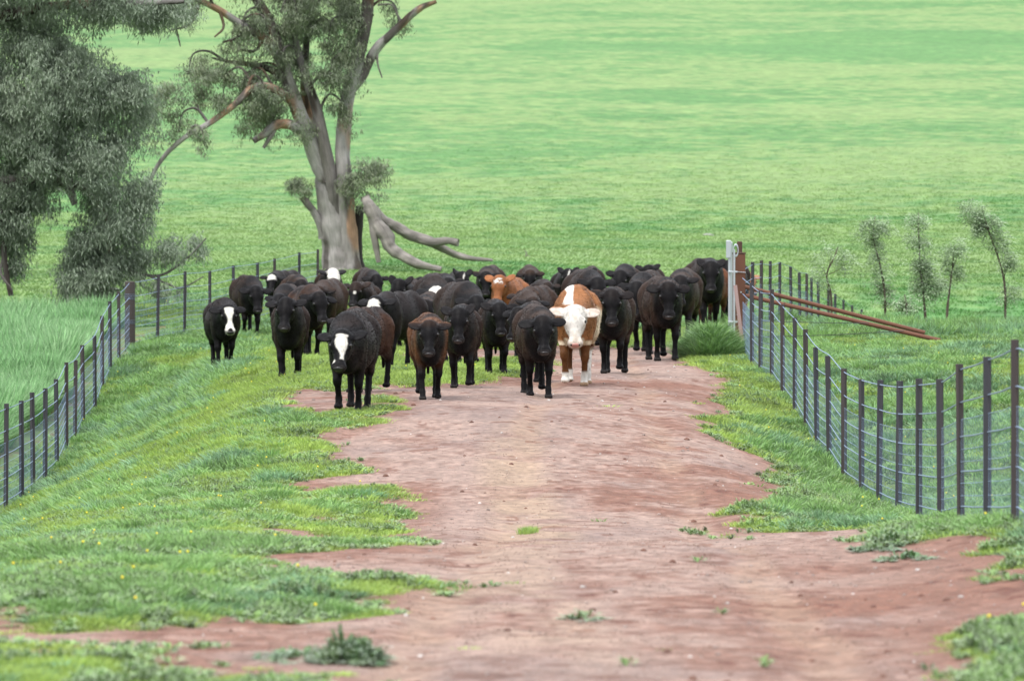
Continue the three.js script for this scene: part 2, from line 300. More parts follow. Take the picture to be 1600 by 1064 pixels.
  for (let d = 44; d < 119; d += 0.5) {
    const n = Math.round(1100 * Math.pow(40 / d, 0.7) * 0.5);
    for (let i = 0; i < n; i++) {
      const edge = -7.55 + clamp((68 - d) * 0.03, 0, 1.2) - 0.35 * n2(d * 0.6, 1, 91) - step(95, 116, d) * 0.6, x = edge - Math.pow(R(), 1.5) * (0.0905 * d + 2.2 + edge), dd = d + R() * 0.5;
      if (x > edge || x < -0.0905 * dd - 3) continue;
      tint(col, [.15, .34, .115], [.33, .51, .26], clamp(fbm(x * 1.5, dd * 0.8, 93) * R() * 1.9), 0.6 + 0.8 * R());
      crop.put(x, height(x, dd), -dd, R() * 6.283, 1.1 + 0.4 * R(), 0.55 + 0.95 * fbm(x * 1.4, dd * .8, 95) * (.7 + .6 * R()), col, (R() - .5) * .3, (R() - .5) * .3);
    }
  }
  stuff(crop, tuft(7, 11, 0.13, 0.25, 0.56, 0.02, 0.6), 'cereal_crop', 'tall blue green cereal crop growing beyond the left fence', 'crop');
  // pasture on the hill
  const f1 = new Spread(), g1 = leafy(0.25);
  const meadow = (spread, x, d, sx, sy) => { pasture(x, d, col); const k = 1.5 + 0.3 * (R() - 0.5); col[0] *= k; col[1] *= k; col[2] *= k; spread.put(x, height(x, d), -d, R() * 6.283, sx, sy, col, (R() - .5) * .5, (R() - .5) * .5); };
  for (let i = 0; i < 120000; i++) { const d = 119 + 190 * Math.pow(R(), 1.35), fadeOut = 1 - .75 * step(180, 305, d), x = (R() * 2 - 1) * (0.0905 * d + 3), ragg = fbm(x / 7, d / 5, 97); if (d < 131 && x > -6 && x < 4 && R() < .4) continue; meadow(f1, x, d, (1 + R()) * fadeOut, .7 * fadeOut * (0.4 + ragg)); }
  stuff(f1, tuft(8, 12, 0.16, 0.05, 0.14, 0.016, 0.9), 'pasture_grass', 'short pasture grass at the foot of the hill behind the gum tree', 'grass', g1);
  // stones and clods on the road
  const peb = new Spread(), clod = new Spread(), lump = (seed, s) => { const g = new THREE.IcosahedronGeometry(1, 1), p = g.attributes.position; for (let i = 0; i < p.count; i++) { const x = p.getX(i), y = p.getY(i), z = p.getZ(i), k = s * (0.7 + 0.6 * n3(x * 1.4 + seed, y * 1.4, z * 1.4)); p.setXYZ(i, x * k, y * k * 0.7, z * k); } g.computeVertexNormals(); return g; };
  for (let i = 0; i < 130000; i++) {
    const d = 23 + 75 * Math.pow(R(), 1.3), x = (R() * 2 - 1) * (0.0905 * d + 0.5); if (ragged(x, d) < 0.6) continue;
    const y = height(x, d), q = R(), u = R(), cl = fbm(x * 1.3, d * .8, 101);
    if (q < 0.024) { const s = (0.35 + 1.1 * u ** 6) * (d / 45) ** .4, v = 0.7 + R() * .5; peb.put(x, y, -d, R() * 6, s, s, R() < .22 ? [.5 * v, .46 * v, .43 * v] : [.26 * v, .2 * v, .175 * v]); }
    else if (q < 0.055 && cl > 0.5) { const s = (0.22 + 1.5 * u ** 10) * (d / 45) ** .3; clod.put(x, y, -d, R() * 6, s, s, tint(col, [.15, .072, .05], [.1, .052, .04], R(), .8 + .4 * R())); }
    else if (q > .4 && d < 62) { const s = .16 + .3 * u * u, v = .6 + R() * .7; peb.put(x, y, -d, R() * 6, s, s, [.24 * v, .165 * v, .13 * v]); }
  }
  stuff(peb, lump(3, 0.014), 'pebbles', 'small pale pebbles lying on the dirt road', 'pebbles', std(1, 1, 1, .9));
  stuff(clod, lump(8, 0.018), 'dirt_clods', 'crumbs and clods of red earth on the dirt road', 'dirt', std(1, 1, 1, 1));
}
{ // clump by the gate and the bank of long grass
  const R = rng(77), s = new Spread(), col = [0, 0, 0], o = new THREE.Group();
  const cx = 3.26, cd = 94;
  for (let i = 0; i < 2600; i++) { // tufts and leaves heaped to a soft dome
    const a = R() * 6.283, q = Math.sqrt(R()), x = cx + Math.cos(a) * q * 0.45, d = cd + Math.sin(a) * q * 1.4, y = Math.pow(R(), .6) * .4 * (1 - q * q * .8) * (x > cx - .15 ? 1.15 : .8);
    tint(col, FRESH, R() < .5 ? LUSH : DEEP, R(), .8 + .4 * R()); s.put(x - cx, height(x, d) - height(cx, cd) + y - .03, -(d - cd), R() * 6.283, .8 + R() * .6, .6 + .7 * R(), col, (R() - .5) * 1.6, (R() - .5) * 1.6);
  }
  o.position.set(cx, height(cx, cd), -cd); const m = s.mesh(tuft(12, 12, 0.07, 0.07, 0.2, 0.016, 1.1), grassMat); m.name = 'blades'; m.userData.kind = 'stuff'; o.add(m);
  top(o, 'grass_clump', 'rank overgrown grass clump between the road and the silver gate', 'grass clump');
}

// ---------------------------------------------------------------- fences
const postMat = [std(.036, .033, .038, .7), std(.044, .034, .034, .75), std(.032, .032, .04, .65)], wireMat = std(.18, .25, .36, .6, { metalness: .2 }), thinWire = std(.2, .29, .42, .6, { metalness: .2 });
const rust = std(.13, .052, .03, .85), rustDark = std(.075, .036, .026, .85), galv = std(.5, .53, .56, .45, { metalness: .75 });
function picket(h) { // rolled steel Y-section post, tapered point in the ground
  const s = new THREE.Shape(), w = 0.0065, r = 0.032, pts = [];
  for (let k = 0; k < 3; k++) { const a = Math.PI / 2 + k * 2.0944, c = Math.cos(a), n = Math.sin(a); pts.push([c * r + n * w, n * r - c * w], [c * r - n * w, n * r + c * w]); const b = a + 1.0472; pts.push([Math.cos(b) * w * 2, Math.sin(b) * w * 2]); }
  pts.forEach(([x, y], i) => i ? s.lineTo(x, y) : s.moveTo(x, y)); s.closePath();
  const g = new THREE.ExtrudeGeometry(s, { depth: h + 0.25, bevelEnabled: true, bevelSize: 0.0015, bevelThickness: 0.003, bevelSegments: 1 }); g.rotateX(-Math.PI / 2); g.translate(0, -0.25, 0); return g;
}
const PICK = [picket(1.27), picket(1.3), picket(1.25)];
function tube(points, r, sides = 5, per = 3) { return new THREE.TubeGeometry(new THREE.CatmullRomCurve3(points, false, 'centripetal'), (points.length - 1) * per, r, sides); }
function fence(name, label, spots, group) { // spots: [x, d] of each post; heights follow the ground
  const R = rng(spots.length * 7 + Math.round(spots[0][0] * 10)), o = new THREE.Group(), [ox, od] = spots[0], oy = height(ox, od);
  o.position.set(ox, oy, -od);
  const base = spots.map(([x, d]) => V(x - ox, height(x, d) - oy, -(d - od)));
  base.forEach((b, i) => { if (!spots[i][2]) { const m = part(o, 'post', PICK[Math.floor(R() * 3)], postMat[Math.floor(R() * 3)]); m.position.copy(b); m.position.y += (R() - .5) * .04; m.rotation.set((R() - .5) * .03, R() * 6, (R() - .5) * .035); } });
  const line = (h) => { const p = []; base.forEach((b, i) => { p.push(V(b.x + (R() - .5) * .008, b.y + h + (R() - .5) * .006, b.z + .03)); if (i < base.length - 1) { const c = base[i + 1]; p.push(V((b.x + c.x) / 2, (b.y + c.y) / 2 + h - .003 - R() * .004, (b.z + c.z) / 2)); } }); return p; };
  const all = [];
  for (const h of [1.24, .98, .7, .42, .14]) { const l = line(h); all.push(l); part(o, 'wire', tube(l, .006), wireMat); }
  for (const h of [.84, .6, .5, .33, .23, .05]) part(o, 'wire', tube(line(h), .0026, 4), thinWire);
  const stays = []; // upright wires of the netting, knotted every 30 cm
  for (let i = 0; i < base.length - 1; i++) { const a = base[i], b = base[i + 1], n = Math.max(2, Math.round(a.distanceTo(b) / .2)); for (let k = 0; k < n; k++) { const p = a.clone().lerp(b, (k + .5) / n), g = new THREE.CylinderGeometry(    .0016, .0016, .8, 3, 1); g.translate(p.x, p.y + .44, p.z); stays.push(g); } }
  const net = part(o, 'netting', mergeGeometries(stays), thinWire); net.userData.kind = 'stuff';
  return top(o, name, label, 'fence', group);
}
const lerpSpots = (n, x0, d0, x1, d1) => Array.from({ length: n }, (_, i) => [mix(x0, x1, i / (n - 1)), mix(d0, d1, i / (n - 1))]);
// posts whose x was read off the photograph, three metres apart along the line
const rightPx = [1635, 1589, 1545, 1502, 1472, 1437, 1405, 1375, 1347, 1320, 1297, 1277, 1260, 1243, 1224, 1206, 1189, 1176];
const rightSpots = rightPx.map((px, i) => { const d = 36.5 + 3.07 * i; return [(px - 800) / F * d, d]; });
fence('wire_fence', 'steel picket and wire fence dipping along the right verge of the dirt road', [[3.42, 33.4], ...rightSpots, [3.86, 95.2, 1]]);
const leftPx = [-25, 8, 32, 50, 69, 88, 102, 116, 129, 147, 159, 171, 185];
const leftSpots = leftPx.map((px, i) => { const d = 65 + 3.08 * i; return [(px - 800) / F * d, d]; });
fence('wire_fence', 'steel picket and wire fence between the cereal crop and the grassy verge', [[-6.0, 61.9], ...leftSpots, [-7.06, 105, 1]]);
fence('wire_fence', 'picket fence running back from the thick corner post towards the big gum', [[-6.98, 105.4, 1], ...[245, 287, 327, 365, 402, 428, 467, 495].map((px, i) => { const d = 108 + 3 * i; return [(px - 800) / F * d, d]; })]);
fence('wire_fence', 'picket fence running downhill from the silver gate past the saplings', [[4.2, 104.4, 1], ...[1176, 1190, 1204, 1219, 1237, 1251, 1261, 1269, 1279, 1295, 1306, 1319, 1332, 1347].map((px, i) => { const d = 107 + 3 * i; return [(px - 800) / F * d, d]; })]);
function barked(g, m) { return new THREE.Mesh(g, m); }
function roughPost(r0, r1, h, sides, seed, sq = 0) { // weathered post with a chamfered top
  const prof = [[r0, -.3], [r0, 0], [mix(r0, r1, .5), h * .5], [r1, h - .02], [r1 - .015, h], [0, h]], g = new THREE.LatheGeometry(prof.map(([x, y]) => new THREE.Vector2(x, y)), sides), p = g.attributes.position;
  for (let i = 0; i < p.count; i++) { const a = Math.atan2(p.getZ(i), p.getX(i)), k = 1 + .06 * (n2(Math.cos(a) * 2 + seed, Math.sin(a) * 2 + p.getY(i) * .6, 5) - .5) + sq * (1 / Math.max(Math.abs(Math.cos(a)), Math.abs(Math.sin(a))) - 1); p.setX(i, p.getX(i) * k); p.setZ(i, p.getZ(i) * k); }
  g.computeVertexNormals(); return g;
}
{ // thick corner post on the left
  const o = new THREE.Group(); o.position.set(-7.06, height(-7.06, 105), -105.1);
  part(o, 'post', roughPost(.1, .095, 1.28, 20, 3), std(.055, .043, .04, .9));
  part(o, 'wire_wrap', tube(Array.from({ length: 26 }, (_, i) => V(Math.cos(i * .9) * .104, .95 + i * .004, Math.sin(i * .9) * .104)), .003, 5, 4), wireMat);
  part(o, 'wire_wrap', tube(Array.from({ length: 20 }, (_, i) => V(Math.cos(i * .9) * .104, .5 + i * .004, Math.sin(i * .9) * .104)), .003, 5, 4), wireMat);
  top(o, 'corner_post', 'thick brown corner post where the crop fence meets the back fence', 'post');
}
const GX = 3.83, GD = 96, gy = height(GX, GD);
{ // rusty strainer at the gateway
  const o = new THREE.Group(); o.position.set(GX, gy, -GD);
  const b = new RoundedBoxGeometry(.21, 1.95, .2, 2, .012); b.translate(0, 1.62 - .975, 0); part(o, 'post', b, rust);
  const c = new RoundedBoxGeometry(.225, .03, .215, 1, .008); c.translate(0, 1.635, 0); part(o, 'cap', c, rustDark);
  for (const [x, y] of [[-.06, 1.32], [.03, .98], [-.03, .6]]) { const k = new THREE.CylinderGeometry(.014, .014, .03, 8); k.rotateX(Math.PI / 2); k.translate(x, y, .108); part(o, 'bolt', k, galv); }
  part(o, 'wire_tie', tube([V(-.11, 1.33, .11), V(0, 1.32, .115), V(.11, 1.31, .115)], .006), galv);
  top(o, 'strainer_post', 'square rusty steel strainer post beside the silver gate', 'post');
}
{ // tall dark post on the far side of the gateway
  const o = new THREE.Group(), x = 4.16, d = 104; o.position.set(x, height(x, d), -d);
  const h = 1.92 - height(x, d); part(o, 'post', roughPost(.055, .052, h, 14, 8), rustDark);
  const g = new THREE.TorusGeometry(.075, .012, 6, 18); g.rotateX(Math.PI / 2); g.translate(0, h - .3, 0); part(o, 'hinge_ring', g, galv);
  top(o, 'gate_post', 'slim dark rusty pipe post standing behind the silver gate', 'post');
}
{ // galvanised gate, swung open along the fence line
  const o = new THREE.Group(), x = 3.66, d = 95.6; o.position.set(x, height(x, d), -d); o.rotation.y = -.045;
  const L = 3.7, H0 = .1, H1 = 1.82, bar = (a, b, r) => { const g = new THREE.CylinderGeometry(r, r, a.distanceTo(b), 12); g.translate(0, a.distanceTo(b) / 2, 0); g.applyQuaternion(new THREE.Quaternion().setFromUnitVectors(V(0, 1, 0), b.clone().sub(a).normalize())); g.translate(a.x, a.y, a.z); return g; };
  for (const z of [0, -L / 2, -L]) part(o, 'upright', bar(V(0, H0, z), V(0, H1, z), .028), galv);
  for (const y of [H0, .38, .66, .96, 1.28, H1]) part(o, 'rail', bar(V(0, y, 0), V(0, y, -L), y === H0 || y === H1 ? .028 : .02), galv);
  part(o, 'brace', bar(V(0, H0, 0), V(0, H1, -L / 2), .018), galv); part(o, 'brace', bar(V(0, H0, -L), V(0, H1, -L / 2), .018), galv);
  const latch = part(o, 'latch', new RoundedBoxGeometry(.085, .3, .05, 2, .01), galv); latch.position.set(-.02, 1.72, .03);
  const loop = new THREE.TorusGeometry(.05, .011, 7, 18); loop.scale(.8, 1.9, 1); part(o, 'hook', loop, galv).position.set(.1, 1.7, .02);
  part(o, 'drop_bolt', bar(V(.075, .16, .05), V(.075, 1.72, .05), .017), galv);
  const st = new RoundedBoxGeometry(.16, .03, .04, 1, .006); part(o, 'strap', st, galv).position.set(.05, 1.34, .045);
  part(o, 'strap', st, galv).position.set(.05, .5, .045);
  top(o, 'farm_gate', 'silver galvanised farm gate swung open and seen edge on', 'gate');
}
function pipe(x0, y0, d0, x1, y1, d1, r, label) {
  const a = V(x0, y0, -d0), b = V(x1, y1, -d1), l = a.distanceTo(b), g = new THREE.LatheGeometry([[r * .7, 0], [r, 0], [r, l], [r * .7, l], [r * .7, l - .1]].map(([u, v]) => new THREE.Vector2(u, v)), 16);
  const o = new THREE.Group(); o.position.copy(b); const m = part(o, 'pipe', g, rust); m.quaternion.setFromUnitVectors(V(0, 1, 0), a.clone().sub(b).normalize());
  const c = new THREE.TorusGeometry(r * 1.05, .008, 6, 16); c.rotateX(Math.PI / 2); const k = part(o, 'collar', c, rustDark); k.quaternion.copy(m.quaternion); k.position.copy(a).sub(b).multiplyScalar(.8);
  top(o, 'brace_pipe', label, 'pipe', 'rusty brace pipes at the gate');
}
{
  const e1 = at(1470, 532, 95), e2 = at(1446, 520, 98), a1 = at(1166, 462, 95.9), a2 = at(1160, 447, 98);
  pipe(a1.x, a1.y, 95.9, e1.x, Math.max(e1.y, height(e1.x, 95)), 95, .037, 'long rusty brace pipe slanting from the square strainer post to the grass');
  pipe(a2.x, a2.y, 98, e2.x, Math.max(e2.y, height(e2.x, 98)), 98, .037, 'slightly shorter rusty pipe slanting parallel behind the other brace pipe');
  const o = new THREE.Group(), x = (1163 - 800) / F * 94.6; o.position.set(x, height(x, 94.6), -94.6);
  const p = part(o, 'board', new RoundedBoxGeometry(.06, 1.22, .035, 2, .006), std(.3, .2, .185, .85)); p.geometry.translate(0, .6, 0); p.rotation.set(-.12, 0, .115); p.position.y = -.04;
  top(o, 'wooden_prop', 'pinkish weathered board leaning against the square strainer post', 'board');
  const w = new THREE.Group(); w.position.set(GX + .14, gy, -GD); const q = at(1400, 517, 95), q2 = at(1345, 505, 95);
  part(w, 'wire', tube([V(0, .22, 0), V((q.x - GX) / 2, (q.y - gy + .22) / 2 - .02, .5), V(q.x - GX, q.y - gy, 1)], .006), postMat[0]); part(w, 'wire', tube([V(0, .5, 0), V((q2.x - GX) / 2, (q2.y - gy + .5) / 2 - .01, .5), V(q2.x - GX, q2.y - gy, 1)], .006), postMat[0]);
  top(w, 'tie_back_wire', 'pair of dark tie back wires low in the grass under the brace pipes', 'wire');
}

// ---------------------------------------------------------------- trees
function limb(points, sides, bark, seed, rough = .12) { // points: [Vector3, radius]; a tapered, knotted, coloured tube
  const c = new THREE.CatmullRomCurve3(points.map(([p]) => p), false, 'centripetal'), n = Math.max(6, Math.round(c.getLength() / (sides > 9 ? .06 : .12))), pos = [], idx = [], col = [], uv = [], turns = Math.max(1, Math.round(points[0][1] * 5)), k = points.length - 1, out = [0, 0, 0];
  let T = null, N = null;
  for (let i = 0; i <= n; i++) {
    const t = i / n, p = c.getPoint(t), f = t * k, a = Math.min(k - 1, Math.floor(f)), r = mix(points[a][1], points[a + 1][1], f - a), tan = c.getTangent(t);
    if (!N) N = Math.abs(tan.x) < .8 ? V(1, 0, 0) : V(0, 0, 1);
    N.addScaledVector(tan, -N.dot(tan)).normalize(); const B = tan.clone().cross(N);
    for (let j = 0; j < sides; j++) {
      const an = j / sides * 6.2832, x = Math.cos(an), y = Math.sin(an), q = N.clone().multiplyScalar(x).addScaledVector(B, y);
      const e = r * (1 + rough * 2 * (n3(x * 1.3 + seed, y * 1.3, t * k * 2.2) - .5) + rough * .8 * (n3(x * 3 + seed, y * 3, t * k * 5) - .5));
      pos.push(p.x + q.x * e, p.y + q.y * e, p.z + q.z * e);
      bark(p.x + q.x * r, p.y, p.z + q.z * r, an + seed, out); col.push(...out); uv.push(Math.abs(j / sides * 2 - 1) * turns, t * c.getLength() / 1.3);
    }
  }
  for (let i = 0; i < n; i++) for (let j = 0; j < sides; j++) { const a = i * sides + j, b = i * sides + (j + 1) % sides; idx.push(a, a + sides, b, b, a + sides, b + sides); }
  const end = (ring, flip) => { const m = pos.length / 3; let s = [0, 0, 0]; for (let j = 0; j < sides; j++) for (let q = 0; q < 3; q++) s[q] += pos[(ring * sides + j) * 3 + q] / sides; pos.push(...s); col.push(...out); uv.push(0, 0); for (let j = 0; j < sides; j++) { const a = ring * sides + j, b = ring * sides + (j + 1) % sides; flip ? idx.push(m, a, b) : idx.push(m, b, a); } };
  end(0, false); end(n, true);
  return geo(pos, idx, col, null, uv);
}
const barkMap = colourMap((u, v, c) => { // long cracks and flakes, tiling round the limb
  const w = (s, a, b) => { const x = u * a, y = v * b, i = Math.floor(x), j = Math.floor(y), p = fade(x - i), q = fade(y - j), g = (m, n) => hash((m + a) % a, (n + b) % b, s); return mix(mix(g(i, j), g(i + 1, j), p), mix(g(i, j + 1), g(i + 1, j + 1), p), q); };
  const t = .4 * w(1, 16, 4) + .35 * w(2, 48, 9) + .25 * w(3, 96, 40), k = t < .4 ? .45 + t : .62 + .6 * (t - .2); c[0] = k; c[1] = k * .985; c[2] = k * .97; }, 256);
barkMap.wrapS = barkMap.wrapT = THREE.RepeatWrapping;
const barkMat = new THREE.MeshStandardMaterial({ vertexColors: true, roughness: .9, map: barkMap, bumpMap: barkMap, bumpScale: .03 });
const barkTone = (dark) => (x, y, z, a, o) => { // gum bark: smooth grey, shed patches of tan, dark streaks of old bark
  const g = fbm(x * 2.2 + z, y * .55, 111, 3), t = step(.55, .64, fbm(x * 1.7 + 9 + z, y * .5, 115, 3)), k = step(.5, .66, fbm(x * 3.1 + 20 + z * 2, y * .35 + a * .4, 118, 3)) * .85 + dark, f = (.66 + .5 * n3(x * 14, y * 5, z * 14) + .26 * n3(x * 40, y * 11, z * 40));
  for (let i = 0; i < 3; i++) o[i] = mix(mix(mix([.215, .195, .185][i], [.43, .415, .405][i], g), [.36, .205, .115][i], t * .85), [.05, .038, .032][i], clamp(k)) * f;
};
const deadTone = (x, y, z, a, o) => { const f = (.55 + .9 * n3(x * 2.5, y * 16, z * 12)) * (.65 + .7 * n2(a * 4, x * 2, 7)); o[0] = .235 * f; o[1] = .215 * f; o[2] = .195 * f; };
const charTone = (x, y, z, a, o) => { const f = .6 + .8 * n3(x * 6, y * 3, z * 6); o[0] = .028 * f; o[1] = .022 * f; o[2] = .02 * f; };
function sprig(seed, leaves, size, droop, lw) { // a twig of narrow hanging gum leaves
  const r = rng(seed), pos = [], idx = [], col = [];
  for (let i = 0; i < leaves; i++) {
    const t = (i + .5) / leaves, bx = (r() - .5) * size * .75, bz = (r() - .5) * size * .75, by = -droop * size * .35 * t + (r() - .5) * size * .45, a = r() * 6.283, l = size * (.3 + .22 * r()), w = l * lw, dn = -droop * (.45 + .55 * r()), hx = Math.cos(a) * (1 - Math.abs(dn) * .6), hz = Math.sin(a) * (1 - Math.abs(dn) * .6), sx = -Math.sin(a) * w, sz = Math.cos(a) * w, k = pos.length / 3;
    pos.push(bx, by, bz, bx + hx * l * .45 + sx, by + dn * l * .4, bz + hz * l * .45 + sz, bx + hx * l * .45 - sx, by + dn * l * .4, bz + hz * l * .45 - sz, bx + hx * l * .8, by + dn * l, bz + hz * l * .8);
    idx.push(k, k + 1, k + 2, k + 1, k + 3, k + 2);
  }
  return geo(pos, idx);
}
const gumLeaf = leafy(.4, .95);
// foliage: [centre, rx, ry, rz, sprigs, clusters]
function crown(parent, lumps, geometry, seed, tone, size = 1, more = 1.9) {
  const R = rng(seed), s = new Spread(), col = [0, 0, 0], o = parent.position;
  for (const [c, rx, ry, rz, n, clusters, spread = .3] of lumps) {
    const cs = Array.from({ length: clusters }, () => { const a = R() * 6.283, u = R() * 2 - 1, q = Math.cbrt(.12 + .88 * R()), w = Math.sqrt(1 - u * u); return [Math.cos(a) * w * q * rx, u * q * ry, Math.sin(a) * w * q * rz, .6 + .8 * R(), R()]; });
    for (let i = 0; i < n * more; i++) {
      const k = cs[Math.floor(R() * clusters)], g = () => (R() + R() + R() - 1.5) * spread * 1.3 * k[3], x = c.x + k[0] + g(), y = c.y + k[1] + g() * .9 - .1 * R(), z = c.z + k[2] + g();
      tone(col, k[4], R()); s.put(x - o.x, y - o.y, z - o.z, R() * 6.283, size * (.75 + .5 * R()), size * (.75 + .5 * R()), col, (R() - .5) * .6, (R() - .5) * .6);
    }
  }
  const m = s.mesh(geometry, gumLeaf); m.name = 'crown'; m.userData.kind = 'stuff'; parent.add(m); return m;
}
const olive = (c, k, r) => { const f = .85 + .3 * r; c[0] = mix(.165, .225, k) * f; c[1] = mix(.205, .26, k) * f; c[2] = mix(.125, .155, k) * f; };
const greyGreen = (c, k, r) => { const f = .85 + .3 * r; c[0] = mix(.2, .28, k) * f; c[1] = mix(.255, .34, k) * f; c[2] = mix(.175, .24, k) * f; };
{ // the big gum
  const D = 148, [bx, bd] = [(533 - 800) / F * D, D], o = new THREE.Group(); o.position.set(bx, height(bx, bd), -bd);
  const P = (px, py, w, dz = 0) => [at(px, py, D).sub(o.position).add(V(0, 0, dz)), w / 2 / F * D], grey = barkTone(0), dark = barkTone(.55);
  const add = (name, tone, sides, ...pts) => part(o, name, limb(pts.map((p) => P(...p)), sides, (x, y, z, a, c) => tone(x + 7, y, z, a, c), pts[0][0] * .1), barkMat);
  add('trunk', grey, 48, [530, 432, 70], [529, 415, 54], [524, 380, 44], [518, 340, 40], [512, 300, 36], [506, 268, 30]);
  add('trunk', grey, 36, [548, 430, 40, .15], [546, 400, 30, .15], [543, 350, 27, .15], [540, 298, 25, .15], [535, 232, 23, .1], [541, 165, 22, .05], [555, 103, 22], [570, 41, 21], [575, 0, 19], [578, -70, 17], [590, -150, 8]);
  add('charred_stump', charTone, 12, [560, 424, 24, -.2], [556, 400, 20, -.2], [558, 360, 17, -.15], [562, 322, 13, -.1]);
  add('branch', grey, 30, [511, 284, 28, .1], [501, 262, 27, .1], [479, 207, 24, .2], [462, 160, 22, .2], [445, 112, 20, .3], [425, 41, 16, .4], [400, -5, 15, .4], [380, -60, 8, .5]);
  add('branch', dark, 26, [524, 350, 16, .1], [520, 310, 22, .16], [511, 248, 20, .26], [497, 178, 16, .3], [483, 136, 15, .2], [468, 88, 11, .1], [455, 30, 8, 0], [450, -20, 5, -.2]);
  add('branch', grey, 24, [512, 285, 16, -.1], [505, 262, 22, -.2], [490, 200, 19, -.4], [480, 170, 17, -.5], [474, 120, 14, -.6], [478, 60, 11, -.7], [490, -10, 7, -.8]);
  add('branch', grey, 24, [550, 142, 12, 0], [562, 124, 17, -.05], [570, 108, 17, -.1], [586, 79, 15, 0], [604, 60, 13, .1], [627, 39, 12, .1], [656, 14, 10, .2], [682, 3, 6, .2]);
  add('twig', deadTone, 7, [628, 38, 6, .1], [620, 22, 4, .1], [612, 8, 3, .1], [590, 8, 3, 0]); add('twig', deadTone, 6, [589, 80, 5, 0], [590, 100, 3, .1], [597, 122, 2, .1]);
  add('branch', grey, 20, [446, 110, 14, .3], [436, 90, 17, .35], [413, 61, 14, .5], [376, 38, 12, .7], [338, 14, 10, .9], [305, 0, 8, 1], [270, -10, 6, 1.1]);
  add('branch', grey, 20, [482, 216, 14, .2], [472, 206, 18, .3], [455, 196, 17, .5], [437, 195, 15, .6], [415, 210, 13, .7], [398, 221, 9, .8]); add('twig', deadTone, 8, [432, 199, 9, .6], [424, 215, 8, .7], [413, 232, 5, .7]);
  add('branch', grey, 20, [462, 165, 13, .2], [430, 140, 13, .6], [400, 138, 12, 1], [370, 165, 10, 1.2], [330, 195, 9, 1.3], [295, 215, 8, 1.4], [262, 245, 7, 1.4], [243, 275, 6, 1.4], [237, 300, 4, 1.4]);
  add('branch', dark, 10, [450, 128, 14, .3], [420, 108, 11, .1], [385, 100, 8, -.1], [350, 95, 5, -.2], [330, 90, 3, -.2]);
  add('branch', dark, 10, [489, 328, 10, .2], [480, 318, 12, .2], [472, 308, 10, .2]); add('branch', grey, 10, [506, 372, 16, .1], [498, 345, 13, .15], [488, 326, 11, .2]);
  for (const t of [[[345, 18, 5, .9], [352, 45, 4, .9], [338, 60, 3, 1]], [[316, 6, 5, 1], [300, 40, 4, 1], [270, 50, 3, 1.1]], [[300, 2, 5, 1], [278, 30, 4, 1], [285, 75, 2, 1]], [[385, 42, 6, .7], [372, 60, 5, .7], [350, 68, 3, .8]], [[330, 194, 4, 1.3], [318, 180, 3, 1.3], [312, 165, 2, 1.3]], [[412, 62, 5, .5], [400, 80, 5, .5], [372, 78, 4, .6]]]) add('twig', dark, 6, ...t);
  const R = rng(61), sprays = []; // fine side twigs, each ending in a hanging spray of leaves
  for (const [px, py, dz, side] of [[425, 41, .4, -1], [445, 112, .3, -1], [462, 160, .2, -1], [470, 185, .2, -1], [483, 136, .2, 1], [497, 178, .3, 1], [474, 120, -.6, -1], [478, 60, -.7, 1], [468, 88, .1, -1], [413, 61, .5, -1], [400, 138, 1, -1], [385, 150, 1.1, 1], [330, 195, 1.3, -1], [295, 215, 1.4, 1], [376, 38, .7, 1], [338, 14, .9, -1], [455, 30, 0, 1], [490, 10, -.8, 1], [555, 103, 0, -1], [570, 41, 0, -1], [572, 20, 0, 1], [430, 140, .6, -1], [440, 20, .4, 1], [350, 95, -.2, -1]]) {
    const l = 26 + 34 * R(), up = 12 + 22 * R(), ex = px + side * l, ey = py - up * .4 + l * .5, ez = dz + (R() - .5) * 1.2;
    add('twig', dark, 7, [px, py, 5, dz], [px + side * l * .45, py - up, 4, mix(dz, ez, .5)], [px + side * l * .85, py - up * .7, 3, ez], [ex, ey, 2, ez]);
    sprays.push([at(ex, ey, D).add(V(0, 0, ez)), .2, .34, .2, 24, 4, .13], [at(px + side * l * .7, py - up * .6, D).add(V(0, 0, ez)), .2, .22, .2, 16, 3, .13]);
  }
